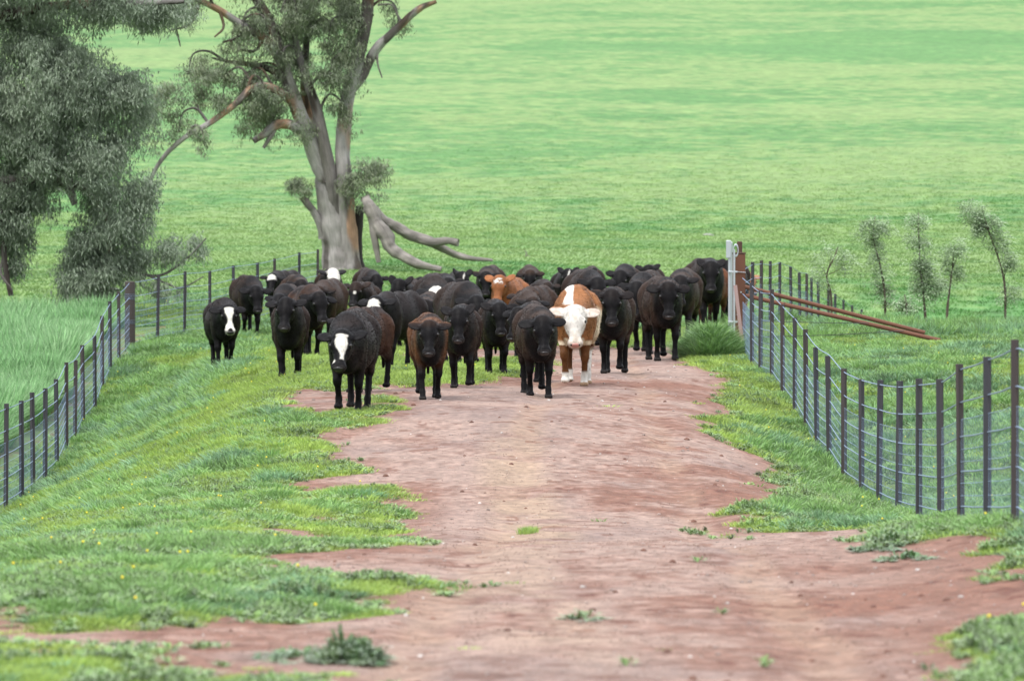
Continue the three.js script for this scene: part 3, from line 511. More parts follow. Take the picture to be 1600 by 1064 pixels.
  crown(o, [...sprays,
    [at(500, 62, D), 1.25, 1.15, 1.2, 520, 24, .28], [at(480, -50, D), 2.2, 1, 1.8, 900, 30, .35], [at(610, -120, D), 1.8, 1, 1.6, 700, 20, .35], [at(420, 140, D).add(V(0, 0, .5)), .75, .8, .8, 260, 14, .22], [at(445, 75, D).add(V(0, 0, -.6)), .6, .8, .7, 170, 10, .22],
    [at(405, 185, D).add(V(0, 0, .6)), .5, .35, .6, 75, 7, .2], [at(310, 130, D).add(V(0, 0, 1.2)), .75, .5, .5, 150, 14, .15], [at(255, 165, D).add(V(0, 0, 1.3)), .45, .9, .5, 150, 12, .16], [at(335, 165, D).add(V(0, 0, 1.2)), .5, .35, .4, 50, 6, .14],
    [at(572, 280, D).add(V(0, 0, .4)), .5, .5, .5, 130, 14, .27], [at(548, 300, D).add(V(0, 0, .5)), .25, .4, .3, 50, 6, .2], [at(592, 258, D).add(V(0, 0, .4)), .2, .25, .3, 45, 4, .13], [at(470, 288, D).add(V(0, 0, .2)), .22, .3, .3, 75, 6, .12], [at(530, 90, D).add(V(0, 0, .4)), .5, .9, .6, 150, 10, .22], [at(300, -40, D).add(V(0, 0, 1)), 1.4, .6, 1, 500, 16, .28],
    [at(395, 55, D).add(V(0, 0, .4)), .6, .6, .6, 130, 12, .25], [at(360, 112, D).add(V(0, 0, .6)), .6, .35, .5, 90, 10, .2], [at(535, 20, D), .6, .6, .6, 150, 10, .25], [at(440, 20, D), .8, .6, .8, 180, 12, .25],
    [at(470, 190, D).add(V(0, 0, .6)), .4, .5, .3, 45, 5, .16],
  ], sprig(31, 15, .36, .75, .08), 41, olive, 1, 1.2);
  top(o, 'gum_tree', 'big gum tree with forked grey and tan trunk behind the cattle', 'tree');
}
{ // branches torn from it, lying on the grass
  const D = 147, put = (label, pts) => { const end = pts[pts.length - 1], b = at(end[0], end[1], D), o = new THREE.Group(); b.y = height(b.x, D); o.position.copy(b); let first = true; for (const seg of [pts]) part(o, 'limb', limb(seg.map(([px, py, w, dz = 0]) => [at(px, py, D).sub(b).add(V(0, 0, dz)), w / 2 / F * D]), 12, deadTone, pts[0][0] * .07, .26), barkMat); top(o, 'fallen_branch', label, 'branch', 'fallen branches under the gum'); return [o, b]; };
  const [a, ab] = put('thick grey fallen branch sloping down from the gum trunk to the grass', [[570, 308, 14, .2], [579, 326, 22, .3], [590, 350, 21, .4], [603, 368, 23, .6], [612, 388, 19, .7], [630, 401, 18, .8], [655, 413, 14, .9], [690, 421, 8, 1]]);
  part(a, 'broken_stub', limb([[at(582, 340, D).sub(ab).add(V(0, 0, .35)), .14], [at(586, 372, D).sub(ab).add(V(0, 0, .5)), .1], [at(592, 410, D).sub(ab).add(V(0, 0, .55)), .06]], 9, deadTone, 3, .2), barkMat);
  const [b, bb] = put('long grey fallen branch stretching away from the gum to a thin tip', [[584, 326, 12, -.1], [602, 346, 17, -.15], [620, 355, 16, -.2], [640, 368, 17, -.25], [668, 375, 15, -.3], [690, 388, 13, -.4], [725, 402, 9, -.5], [770, 407, 4, -.5]]);
  part(b, 'broken_stub', limb([[at(650, 371, D).sub(bb).add(V(0, 0, -.25)), .1], [at(675, 379, D).sub(bb).add(V(0, 0, -.15)), .12], [at(697, 376, D).sub(bb).add(V(0, 0, -.1)), .1], [at(716, 379, D).sub(bb), .095]], 10, deadTone, 5, .15), barkMat);
}
{ // leaning gum on the left, its trunk outside the picture
  const D = 122, bx = (-190 - 800) / F * D, o = new THREE.Group(); o.position.set(bx, height(bx, D), -D);
  const dark = barkTone(.45), P = (px, py, w, dz = 0) => [at(px, py, D).sub(o.position).add(V(0, 0, dz)), w / 2 / F * D], add = (name, sides, ...pts) => part(o, name, limb(pts.map((p) => P(...p)), sides, (x, y, z, a, c) => dark(x, y, z, a, c), pts[0][1] * .1), barkMat);
  o.userData.lean = undefined; delete o.userData.lean;
  add('trunk', 18, [-190, 520, 95], [-188, 470, 78], [-175, 380, 68], [-160, 280, 62], [-165, 150, 52], [-150, 0, 42], [-120, -120, 25]);
  add('branch', 12, [-165, 330, 40], [-110, 300, 34, .2], [-40, 290, 30, .3], [30, 285, 26, .3], [75, 272, 22, .3], [105, 288, 18, .3], [118, 320, 10, .3]);
  add('branch', 12, [-158, 150, 34], [-80, 90, 26, .3], [0, 30, 20, .4], [100, 10, 15, .5], [200, 8, 11, .6], [290, 4, 7, .6]);
  add('branch', 10, [-160, 250, 30], [-80, 200, 22, -.2], [20, 150, 16, -.3], [110, 120, 11, -.3], [190, 120, 7, -.4]);
  add('branch', 10, [80, 275, 14, .3], [140, 300, 12, .2], [170, 350, 9, .1], [165, 420, 6, .1], [150, 480, 3, .1]);
  add('branch', 10, [-20, 290, 14, .4], [5, 340, 12, .4], [8, 400, 10, .4], [18, 462, 7, .4]); add('twig', 7, [8, 400, 6, .4], [2, 425, 5, .4], [18, 450, 5, .45], [22, 462, 3, .45]);
  add('twig', 7, [165, 400, 6, .1], [210, 425, 5, .1], [250, 430, 4, .1], [290, 405, 3, .1], [322, 372, 2, .1]); add('twig', 6, [225, 428, 4, .1], [265, 445, 4, .1], [282, 450, 3, .1], [318, 432, 2, .1]);
  const L = (px, py, rx, ry, n, k, sp = .25, dz = 0) => [at(px, py, D).add(V(0, 0, dz)), rx / 73, ry / 73, (rx + ry) / 130, n, Math.round(k * 1.5), sp * 1.3];
  crown(o, [
    L(70, 130, 125, 85, 1500, 42), L(110, 210, 105, 95, 1500, 38), L(190, 165, 42, 70, 330, 12, .2), L(20, 220, 80, 90, 900, 24), L(175, 340, 52, 75, 620, 18, .2), L(145, 420, 45, 62, 430, 14, .2), L(215, 300, 22, 45, 130, 8, .15),
    L(15, 330, 35, 60, 330, 12, .2), L(60, 300, 60, 25, 220, 10, .18), L(130, 10, 165, 18, 620, 26, .18), L(40, -30, 200, 50, 1400, 34, .28), L(260, 6, 60, 14, 120, 10, .14), L(-150, 120, 120, 160, 1400, 36, .3), L(-140, -90, 160, 90, 1300, 30, .3), L(-60, 330, 55, 80, 500, 14, .22),
    L(235, 400, 26, 16, 48, 6, .12), L(285, 385, 34, 18, 60, 8, .1), L(262, 442, 40, 8, 26, 5, .08), L(210, 415, 24, 28, 60, 5, .12), L(20, 405, 14, 30, 50, 5, .1), L(60, 55, 60, 30, 160, 8, .18, -.3),
  ], sprig(33, 17, .34, .85, .085), 43, greyGreen, 1, 1.6);
  top(o, 'gum_tree', 'grey green gum tree with drooping foliage hanging beside the crop field', 'tree');
}
// young gums on the bank behind the right fence
const SAPS = [
  [1300, 0, [[1300, 487], [1298, 455], [1292, 430], [1305, 400], [1310, 385]], [[1285, 415, 16, 16], [1300, 395, 22, 14], [1325, 410, 14, 16], [1290, 440, 12, 8]], 50, 116, 'sparse low gum sapling nearest the silver gate'],
  [1378, 0, [[1384, 492], [1382, 450], [1375, 410], [1365, 370], [1368, 338]], [[1360, 360, 22, 20], [1376, 350, 12, 22], [1368, 390, 14, 24], [1382, 430, 14, 24], [1388, 460, 14, 14]], 150, 118, 'leafy gum sapling with a crooked top, second beyond the gate'],
  [1445, 0, [[1447, 503], [1444, 465], [1440, 430], [1437, 390], [1436, 332]], [[1434, 345, 12, 14], [1438, 375, 14, 20], [1432, 410, 16, 14], [1446, 420, 18, 22], [1444, 455, 16, 20], [1462, 440, 10, 14]], 170, 112, 'straight leafy gum sapling with a narrow pointed top'],
  [1485, 0, [[1481, 487], [1484, 455], [1489, 420], [1492, 385]], [[1490, 395, 16, 16], [1486, 425, 16, 14], [1475, 440, 10, 10], [1500, 385, 10, 10]], 80, 121, 'thin airy gum sapling between two leafier saplings'],
  [1545, 0, [[1572, 492], [1570, 440], [1560, 400], [1545, 360], [1535, 325]], [[1525, 335, 16, 20], [1545, 350, 20, 20], [1560, 375, 16, 14], [1572, 400, 14, 16], [1580, 455, 12, 14], [1515, 320, 10, 10]], 190, 117, 'tallest gum sapling leaning over, on the bank'],
  [1415, 0, [[1418, 492], [1417, 475], [1414, 460]], [[1414, 470, 10, 8], [1420, 480, 8, 8]], 30, 115, 'knee high gum seedling between two tall saplings'],
];
for (const [, , stem, lumps, n, D, label] of SAPS) {
  const o = new THREE.Group(), b = at(stem[0][0], stem[0][1], D), gy0 = height(b.x, D); o.position.set(b.x, gy0, -D);
  const pts = stem.map(([x, y], i) => [at(x, y, D).sub(o.position).add(V(0, 0, (i % 2) * .05)), mix(.026, .008, i / (stem.length - 1))]); pts.unshift([V(0, -.06, 0), .03]);
  part(o, 'trunk', limb(pts, 8, (x, y, z, a, c) => { const f = .7 + .6 * n3(x * 9, y * 5, z * 9); c[0] = .15 * f; c[1] = .11 * f; c[2] = .09 * f; }, stem[0][0], .2), barkMat);
  for (const [x, y] of lumps.slice(0, 4)) { const e = at(x, y, D).sub(o.position), k = pts.reduce((q, p) => Math.abs(p[0].y - e.y + .3) < Math.abs(q[0].y - e.y + .3) ? p : q); part(o, 'branch', limb([[k[0], .009], [k[0].clone().lerp(e, .5).add(V(0, -.04, .05)), .007], [e, .004]], 5, (x2, y2, z2, a, c) => { c[0] = .13; c[1] = .09; c[2] = .07; }, x, .2), barkMat); }
  crown(o, lumps.map(([x, y, rx, ry]) => [at(x, y, D), rx / F * D, ry / F * D, (rx + ry) / 2 / F * D, Math.round(n * rx * ry / lumps.reduce((s, l) => s + l[2] * l[3], 0)), 9, .115]), sprig(35, 12, .24, .5, .13), stem[0][0], (c, k, r) => { const f = .7 + .6 * r; c[0] = .28 * f; c[1] = .38 * f; c[2] = .21 * f; }, .95, 2.5);
  top(o, 'gum_sapling', label, 'sapling', 'young gums on the bank');
}
{ // loose stones and a dead stick on the pasture
  const rock = (px, py, w, label) => { const [x, d] = ground(px, py), g = new THREE.IcosahedronGeometry(1, 2), p = g.attributes.position; for (let i = 0; i < p.count; i++) { const k = .75 + .5 * n3(p.getX(i) * 1.5 + px, p.getY(i) * 1.5, p.getZ(i) * 1.5); p.setXYZ(i, p.getX(i) * k * w, p.getY(i) * k * w * .35, p.getZ(i) * k * w * .7); } g.computeVertexNormals(); const m = new THREE.Mesh(g, std(.24, .24, .22, .95)); m.position.set(x, height(x, d) + w * .12, -d); top(m, 'rock', label, 'rock'); };
  rock(175, 458, .22, 'flat pale rock in the pasture under the drooping gum foliage'); rock(1108, 369, .2, 'pale rock on the pasture up the slope behind the silver gate');
  const [x, d] = ground(824, 403), o = new THREE.Group(); o.position.set(x, height(x, d), -d);
  part(o, 'stick', limb([[V(-.1, -.03, 0), .02], [V(-.02, .12, 0), .018], [V(-.09, .24, .02), .01]], 6, deadTone, 2), barkMat); part(o, 'stick', limb([[V(0, .08, 0), .014], [V(.1, .02, 0), .01]], 6, deadTone, 4), barkMat);
  top(o, 'dead_stick', 'short dead stick poking up from the pasture beyond the fallen branches', 'stick');
}

// ---------------------------------------------------------------- cattle: one continuous body each, meshed from a smooth union of tapered bones and masses
class Field {
  constructor(min, max, cell) { this.min = min; this.cell = cell; this.n = min.map((a, i) => Math.ceil((max[i] - a) / cell) + 1); this.v = new Float32Array(this.n[0] * this.n[1] * this.n[2]).fill(1); }
  blend(c0, c1, k, dist) { // smooth union with dist(x, y, z), inside the box c0..c1
    const { min, cell, n, v } = this, m = k * 2 + cell * 3, lo = c0.map((a, i) => Math.max(0, Math.floor((a - m - min[i]) / cell))), hi = c1.map((a, i) => Math.min(n[i] - 1, Math.ceil((a + m - min[i]) / cell)));
    for (let z = lo[2]; z <= hi[2]; z++) for (let y = lo[1]; y <= hi[1]; y++) for (let x = lo[0], i = (z * n[1] + y) * n[0] + x; x <= hi[0]; x++, i++) {
      const a = v[i], b = dist(min[0] + x * cell, min[1] + y * cell, min[2] + z * cell), h = k - Math.abs(a - b); v[i] = (a < b ? a : b) - (h > 0 ? h * h / (4 * k) : 0);
    }
  }
  bone(a, b, ra, rb, k = .04) {
    const dx = b[0] - a[0], dy = b[1] - a[1], dz = b[2] - a[2], l = dx * dx + dy * dy + dz * dz || 1e-9, r = Math.max(ra, rb);
    this.blend([0, 1, 2].map((i) => Math.min(a[i], b[i]) - r), [0, 1, 2].map((i) => Math.max(a[i], b[i]) + r), k, (x, y, z) => { const px = x - a[0], py = y - a[1], pz = z - a[2]; let t = (px * dx + py * dy + pz * dz) / l; t = t < 0 ? 0 : t > 1 ? 1 : t; const qx = px - dx * t, qy = py - dy * t, qz = pz - dz * t; return Math.sqrt(qx * qx + qy * qy + qz * qz) - ra - (rb - ra) * t; });
  }
  mass(c, r, k = .06, ax = null) { // ellipsoid, optionally on axes of its own
    const R = ax ? [0, 1, 2].map((i) => Math.hypot(ax[0][i] * r[0], ax[1][i] * r[1], ax[2][i] * r[2])) : r, [ra, rb, rc] = r;
    this.blend([0, 1, 2].map((i) => c[i] - R[i]), [0, 1, 2].map((i) => c[i] + R[i]), k, (x, y, z) => {
      x -= c[0]; y -= c[1]; z -= c[2]; let p = x, q = y, s = z;
      if (ax) { p = x * ax[0][0] + y * ax[0][1] + z * ax[0][2]; q = x * ax[1][0] + y * ax[1][1] + z * ax[1][2]; s = x * ax[2][0] + y * ax[2][1] + z * ax[2][2]; }
      p /= ra; q /= rb; s /= rc; const k0 = Math.sqrt(p * p + q * q + s * s), k1 = Math.sqrt(p * p / (ra * ra) + q * q / (rb * rb) + s * s / (rc * rc)); return k1 > 1e-6 ? k0 * (k0 - 1) / k1 : -Math.min(ra, rb, rc);
    });
  }
  mesh() { // surface nets
    const { min, cell, n, v } = this, [nx, ny, nz] = n, id = new Int32Array(v.length).fill(-1), pos = [], nor = [], idx = [], sx = 1, sy = nx, sz = nx * ny;
    const E = [[0, 1], [2, 3], [4, 5], [6, 7], [0, 2], [1, 3], [4, 6], [5, 7], [0, 4], [1, 5], [2, 6], [3, 7]], O = [0, sx, sy, sx + sy, sz, sx + sz, sy + sz, sx + sy + sz], g = new Float32Array(8);
    for (let z = 0; z < nz - 1; z++) for (let y = 0; y < ny - 1; y++) for (let x = 0; x < nx - 1; x++) {
      const i = z * sz + y * sy + x; let m = 0; for (let k = 0; k < 8; k++) { g[k] = v[i + O[k]]; if (g[k] < 0) m |= 1 << k; }
      if (m === 0 || m === 255) continue;
      let px = 0, py = 0, pz = 0, c = 0;
      for (const [a, b] of E) { if ((g[a] < 0) === (g[b] < 0)) continue; const t = g[a] / (g[a] - g[b]); px += (a & 1) + ((b & 1) - (a & 1)) * t; py += (a >> 1 & 1) + ((b >> 1 & 1) - (a >> 1 & 1)) * t; pz += (a >> 2) + ((b >> 2) - (a >> 2)) * t; c++; }
      px /= c; py /= c; pz /= c; id[i] = pos.length / 3; pos.push(min[0] + (x + px) * cell, min[1] + (y + py) * cell, min[2] + (z + pz) * cell);
      const gx = mix(mix(g[1] - g[0], g[3] - g[2], py), mix(g[5] - g[4], g[7] - g[6], py), pz), gyy = mix(mix(g[2] - g[0], g[3] - g[1], px), mix(g[6] - g[4], g[7] - g[5], px), pz), gz = mix(mix(g[4] - g[0], g[5] - g[1], px), mix(g[6] - g[2], g[7] - g[3], px), py), l = Math.hypot(gx, gyy, gz) || 1;
      nor.push(gx / l, gyy / l, gz / l);
    }
    for (let z = 1; z < nz - 1; z++) for (let y = 1; y < ny - 1; y++) for (let x = 1; x < nx - 1; x++) {
      const i = z * sz + y * sy + x, a = v[i] < 0, quad = (s, t, flip) => { const A = id[i], B = id[i - s], C = id[i - s - t], D = id[i - t]; if (A < 0 || B < 0 || C < 0 || D < 0) return; flip ? idx.push(A, C, B, A, D, C) : idx.push(A, B, C, A, C, D); };
      if (a !== (v[i + sx] < 0)) quad(sy, sz, !a); if (a !== (v[i + sy] < 0)) quad(sz, sx, !a); if (a !== (v[i + sz] < 0)) quad(sx, sy, !a);
    }
    return { pos, nor, idx };
  }
}
const hideMat = new THREE.MeshPhysicalMaterial({ vertexColors: true, roughness: .52, sheen: .02, sheenRoughness: .4, sheenColor: new THREE.Color(.5, .5, .55), specularIntensity: .17 }), hairMat = new THREE.MeshPhysicalMaterial({ vertexColors: true, roughness: .7, specularIntensity: .12, side: THREE.DoubleSide }), eyeMat = std(.01, .008, .007, .32), noseMat = std(.02, .018, .019, .3), pinkNose = std(.42, .2, .17, .4);
const BLACK = [.0062, .0055, .0062], BROWN = [.05, .023, .013], CHOC = [.034, .0195, .0135], CHESTNUT = [.10, .042, .018], ORANGE = [.225, .094, .037], WHITE = [.6, .57, .515], CREAM = [.62, .52, .38];
// coats; q = [across, down the face, out of the face] from the poll, s = 1 on the head
const sides = (amount, tone = BROWN) => (p, q, h, c) => { const t = clamp(amount * (1 - h * .85) * step(.35, .75, p[1]) * Math.max(step(.62, .4, p[2]), step(1, 1.1, p[1])) * (.55 + .6 * n3(p[0] * 9, p[1] * 6, p[2] * 9)) * step(.34, .66, fbm(p[2] * 2 + amount * 9 + p[0], p[1] * 2.4, 131, 3) + amount * .18)); for (let k = 0; k < 3; k++) c[k] = mix(BLACK[k], tone[k], t); };
const paint = (c, tone, t) => { for (let k = 0; k < 3; k++) c[k] = mix(c[k], tone[k], t); };
const COATS = {
  black: sides(.75, CHOC), brownish: sides(1.25, CHOC), brown: sides(1, BROWN), chestnut: sides(1.25, CHESTNUT),
  darkbrown: (p, q, h, c) => { sides(1.4, CHOC)(p, q, h * .3, c); }, redbrown: (p, q, h, c) => { c[0] = .11; c[1] = .042; c[2] = .02; paint(c, BLACK, step(.5, .3, p[1]) * .8); },
  blaze: (p, q, h, c) => { sides(.3, CHOC)(p, q, h, c); const w = (.068 - .032 * step(.1, .2, q[1]) + .04 * step(.26, .34, q[1])) * (1 + .3 * (n2(q[1] * 22, q[0] * 8, 4) - .5)); paint(c, WHITE, h * step(w + .008, w - .008, Math.abs(q[0])) * step(-.14, -.1, q[2]) * step(.02, .05, q[1])); paint(c, BLACK, h * step(.04, .03, Math.hypot(q[0], (q[1] - .41) * .9)) ); },
  nearface: (p, q, h, c) => { sides(.35, CHOC)(p, q, h, c); const w = (.066 - .05 * step(.12, .31, q[1])) * (1 + .35 * (n2(q[1] * 25, q[0] * 9, 6) - .5)), cx = .012 + .02 * step(.15, .3, q[1]); paint(c, WHITE, h * step(w + .007, w - .007, Math.abs(q[0] - cx)) * step(.035, .055, q[1]) * step(.335, .32, q[1]) * step(-.14, -.1, q[2])); paint(c, WHITE, h * step(.03, .02, Math.hypot(q[0] + .06, q[1] - .35))); },
  whiteface: (p, q, h, c) => { sides(.8, CHOC)(p, q, h, c); const w = .1 * (1 + .25 * (n2(q[1] * 20, q[0] * 9, 8) - .5)); paint(c, WHITE, h * step(w + .01, w - .01, Math.abs(q[0])) * step(-.13, -.09, q[2]) * step(.33, .27, q[1])); },
  forehead: (p, q, h, c) => { sides(.25, CHOC)(p, q, h, c); const r = Math.hypot(q[0] * .85, q[1] - .1) + .03 * (n2(q[0] * 30, q[1] * 30, 9) - .5); paint(c, WHITE, h * step(.085, .07, r) * step(-.14, -.09, q[2])); },
  poll: (p, q, h, c) => { sides(.6, CHOC)(p, q, h, c); const r = Math.hypot(q[0] * .8, (q[1] - .07) * 1.15) + .03 * (n2(q[0] * 30, q[1] * 30, 10) - .5); paint(c, WHITE, h * step(.095, .08, r) * step(-.14, -.09, q[2])); },
  speck: (p, q, h, c) => { sides(1, CHOC)(p, q, h * .4, c); paint(c, WHITE, h * step(.032, .022, Math.hypot(q[0] - .02, q[1] - .2)) * step(-.12, -.08, q[2])); },
  stripe: (p, q, h, c) => { sides(.3, CHOC)(p, q, h, c); paint(c, WHITE, h * step(.03, .02, Math.abs(q[0] - .03 + .25 * q[1]) + .03 * n2(q[1] * 30, q[0] * 20, 17) + q[1] * .06) * step(.0, .03, q[1]) * step(.24, .14, q[1]) * step(-.14, -.09, q[2])); },
  red: (p, q, h, c) => { const f = .8 + .4 * fbm(p[0] * 4, p[2] * 3 + p[1] * 3, 141); for (let k = 0; k < 3; k++) c[k] = [.22, .085, .034][k] * f; const r = Math.abs(q[0]) + .05 * (n2(q[0] * 26, q[1] * 26, 12) - .5); paint(c, WHITE, h * step(.07, .055, r) * step(.03, .05, q[1]) * step(.15, .11, q[1]) * (n2(q[0] * 40, q[1] * 40, 13) > .3 ? 1 : .1) * step(-.14, -.09, q[2])); },
  tan: (p, q, h, c) => { c[0] = .3; c[1] = .15; c[2] = .085; },
  hereford: (p, q, h, c) => {
    const f = .72 + .56 * fbm(p[0] * 3, p[2] * 2.4 + p[1] * 2, 151), w = (n2(p[2] * 8, p[1] * 9, 15) - .5) * .07; for (let k = 0; k < 3; k++) c[k] = ORANGE[k] * f;
    paint(c, BROWN, step(.75, .5, p[1]) * step(.2, .0, p[2]) * .0);
    paint(c, WHITE, step(.03, .02, Math.abs(p[0] + .06 + w * .5) - .03 - .9 * w) * step(1, 1.03, p[1] + w) * step(.06, .1, p[2] + 2 * w) * (1 - h)); // crest
    paint(c, CREAM, step(.60 + w, .56 + w, p[1]) * step(.12, .2, .4 - Math.abs(p[0])) * step(.42, .36, Math.abs(p[1] - .78)) ); // belly and brisket
    paint(c, CREAM, step(.28, .2, Math.hypot(p[1] - .72 + w, (p[2] + .35) * .7)) * step(.14, .2, p[0])); // flank patch
    if (p[1] < .5) { const right = p[0] > 0; for (let k = 0; k < 3; k++) c[k] = mix(ORANGE[k] * .5, WHITE[k], right ? step(.5, .42, p[1] + w) * (p[2] < 0 ? 1 : step(.2, .17, p[1] + w)) : step(.2, .17, p[1] + w)); }
    paint(c, [.56, .53, .485], h); paint(c, [.45, .3, .22], h * step(.33, .42, q[1] + w) * .35); paint(c, [.42, .36, .28], h * step(.5, .75, fbm(q[0] * 14, q[1] * 14, 19)) * .5); if (Math.abs(q[0]) > .15) paint(c, ORANGE, h * .35);
  },
};
function unit(v) { const l = Math.hypot(...v); return v.map((a) => a / l); }
const cross = (a, b) => [a[1] * b[2] - a[2] * b[1], a[2] * b[0] - a[0] * b[2], a[0] * b[1] - a[1] * b[0]];
function buildCow(spec, seed) {
  const { phase = 0, yaw = 0, poll = 1.14, pitch = 62, ear = 0, fat: fat0 = 1, coat, cell = .0155, hair = 3000, headScale = 1.12 } = spec, R = rng(seed * 131 + 7), f = new Field([-.56, -.02, -1.2], [.56, 1.66, 1.36], cell);
  // trunk
  const w = fat0 * .76;
  f.mass([0, .81, -.18], [.32 * w, .325, .6], .08); f.mass([0, .9, -.2], [.24 * w, .25, .62], .1); f.mass([0, .75, -.12], [.28 * w, .25, .48], .1); f.mass([0, .84, .36], [.215 * w, .32, .28], .1); f.mass([0, .97, -.62], [.255 * w, .23, .28], .08);
  f.bone([0, 1.1, .36], [0, 1.105, -.1], .09, .08, .09); f.bone([0, 1.105, -.1], [0, 1.115, -.62], .08, .08, .09); f.bone([0, 1.1, -.62], [0, 1.0, -.86], .085, .06, .06);
  for (const s of [-1, 1]) { f.mass([s * .15 * w, .8, .36], [.085, .29, .18], .06); f.mass([s * .185 * w, 1.04, -.58], [.075, .08, .1], .06); f.mass([s * .165 * w, .8, -.64], [.125, .28, .2], .07); }
  f.mass([0, .61, .47], [.115, .13, .16], .08);
  // head frame: across, down the face, out of the face
  const Y = yaw * Math.PI / 180, T = pitch * Math.PI / 180, hs = headScale, u = [Math.sin(Y) * Math.cos(T), -Math.sin(T), Math.cos(Y) * Math.cos(T)], a0 = [Math.cos(Y), 0, -Math.sin(Y)], o0 = cross(u, a0), a = a0, o = o0;
  const pol = [Math.sin(Y) * .36, poll, .78 + .1 * Math.cos(Y) + (poll < 1 ? .06 : 0)], H = (x, y, z) => [0, 1, 2].map((i) => pol[i] + (a[i] * x + u[i] * y + o[i] * z) * hs), ax = [a, u, o], r3 = (x, y, z) => [x * hs, y * hs, z * hs];
  f.bone([0, .98, .42], H(0, .06, -.12), .2, .115 * hs, .1); f.bone([0, .8, .5], H(0, .12, -.16), .18, .09 * hs, .1); f.bone([0, 1.08, .34], H(0, .03, -.1), .11, .08 * hs, .08); f.bone([0, .62, .56], H(0, .16, -.2), .09, .04, .1);
  f.mass(H(0, .07, -.065), r3(.096, .105, .096), .04, ax); f.mass(H(0, .15, -.06), r3(.099, .1, .083), .04, ax);
  for (const s of [-1, 1]) { f.mass(H(s * .084, .15, -.045), r3(.034, .045, .035), .025, ax); f.mass(H(s * .053, .16, -.125), r3(.046, .11, .07), .04, ax); f.mass(H(s * .042, .4, -.05), r3(.038, .038, .042), .02, ax); }
  f.bone(H(0, .14, -.06), H(0, .35, -.06), .078 * hs, .058 * hs, .04); f.bone(H(0, .15, -.14), H(0, .36, -.11), .06 * hs, .048 * hs, .04); f.mass(H(0, .388, -.07), r3(.069, .062, .066), .035, ax); f.mass(H(0, .005, -.055), r3(.075, .045, .06), .04, ax);
  for (const s of [-1, 1]) { // ears: leaf shaped, cupped forward
    const e = (ear + 17 + (R() - .5) * 26) * Math.PI / 180, dir = unit([0, 1, 2].map((i) => a[i] * s * Math.cos(e) - u[i] * Math.sin(e) - o[i] * .22 + (i === 1 ? .0 : 0))), thin = unit(cross(dir, unit([0, 1, 2].map((i) => u[i] * .92 + o[i] * .35)))), wide = cross(thin, dir), b = H(s * .088, .045, -.085), c = b.map((v, i) => v + dir[i] * .105 * hs);
    f.bone(b.map((v, i) => v - dir[i] * .02), b.map((v, i) => v + dir[i] * .05 * hs), .034, .03, .03); f.mass(c, [.1 * hs, .074 * hs, .02], .016, [dir, wide, thin]);
  }
  // legs
  const ph = phase * 6.2832;
  for (const [s, front, off] of [[-1, 1, 0], [1, 1, .5], [1, -1, .2], [-1, -1, .7]]) {
    const t = ph + off * 6.2832, sw = .15 * Math.sin(t), up = Math.max(0, Math.cos(t)) * .075;
    if (front > 0) {
      const x = s * .122, k = [x * .98, .375 + up * .5, .37 + sw * .55 + up * .7], ft = [x * .9, .125 + up, .35 + sw - up * .6], hf = [x * .9, .04 + up * .95, .385 + sw - up * .7];
      f.bone([x, .86, .37], [x, .6, .33 + sw * .2], .1, .084, .06); f.bone([x, .6, .33 + sw * .2], k, .078, .049, .04); f.bone(k, [k[0], k[1] - .03, k[2]], .05, .047, .02); f.bone(k, ft, .039, .034, .025); f.bone(ft, hf, .042, .04, .02);
      for (const q of [-1, 1]) f.bone([hf[0] + q * .02, hf[1], hf[2] - .005], [hf[0] + q * .023, .036 + up * .95, hf[2] + .035], .034, .03, .012);
    } else {
      const x = s * .13, st = [x * 1.1, .66, -.46 + sw * .3], hk = [x * .95, .46 + up * .4, -.84 + sw * .55], ft = [x * .9, .135 + up, -.78 + sw], hf = [x * .9, .04 + up * .95, -.745 + sw];
      f.bone([x, .92, -.58], st, .16, .11, .08); f.bone(st, hk, .105, .052, .05); f.bone([x, .8, -.72], hk, .1, .045, .06); f.bone(hk, ft, .043, .035, .025); f.bone(ft, hf, .042, .04, .02);
      for (const q of [-1, 1]) f.bone([hf[0] + q * .02, hf[1], hf[2] - .005], [hf[0] + q * .023, .036 + up * .95, hf[2] + .035], .033, .03, .012);
    }
  }
  // tail
  const tl = [[0, 1.06, -.86], [0, .98, -.93], [.01, .75, -.96], [.02, .52, -.97], [.02, .36, -.97]]; for (let i = 0; i < 4; i++) f.bone(tl[i], tl[i + 1], [.036, .028, .024, .03][i], [.028, .024, .03, .02][i], .03);
  const { pos, nor, idx } = f.mesh(), n = pos.length / 3, col = new Float32Array(n * 3), c = [0, 0, 0], paintCoat = COATS[coat];
  for (let i = 0; i < n; i++) {
    const p = [pos[i * 3], pos[i * 3 + 1], pos[i * 3 + 2]], dp = [0, 1, 2].map((k) => (p[k] - pol[k]) / hs), q = [a, u, o].map((v) => dp[0] * v[0] + dp[1] * v[1] + dp[2] * v[2]);
    const h = step(-.23, -.17, q[2]) * step(-.07, -.03, q[1]) * step(.5, .46, q[1]); paintCoat(p, q, h, c);
    const tone = .6 + .45 * n3(p[0] * 34, p[1] * 17, p[2] * 34) + .35 * n3(p[0] * 9, p[1] * 7, p[2] * 9); for (let k = 0; k < 3; k++) c[k] *= tone;
    if (p[1] < .062) for (let k = 0; k < 3; k++) c[k] = coat === 'hereford' ? [.32, .22, .14][k] : [.022, .019, .018][k];
    if (h > .5 && coat !== 'hereford' && coat !== 'red' && q[1] > .405) paint(c, [.045, .04, .04], .5);
    col.set(c, i * 3);
  }
  const body = geo(pos, idx, null, nor); body.setAttribute('color', new THREE.BufferAttribute(col, 3));
  // short rough hair standing off the hide
  const hp = [], hc = [], hn = [];
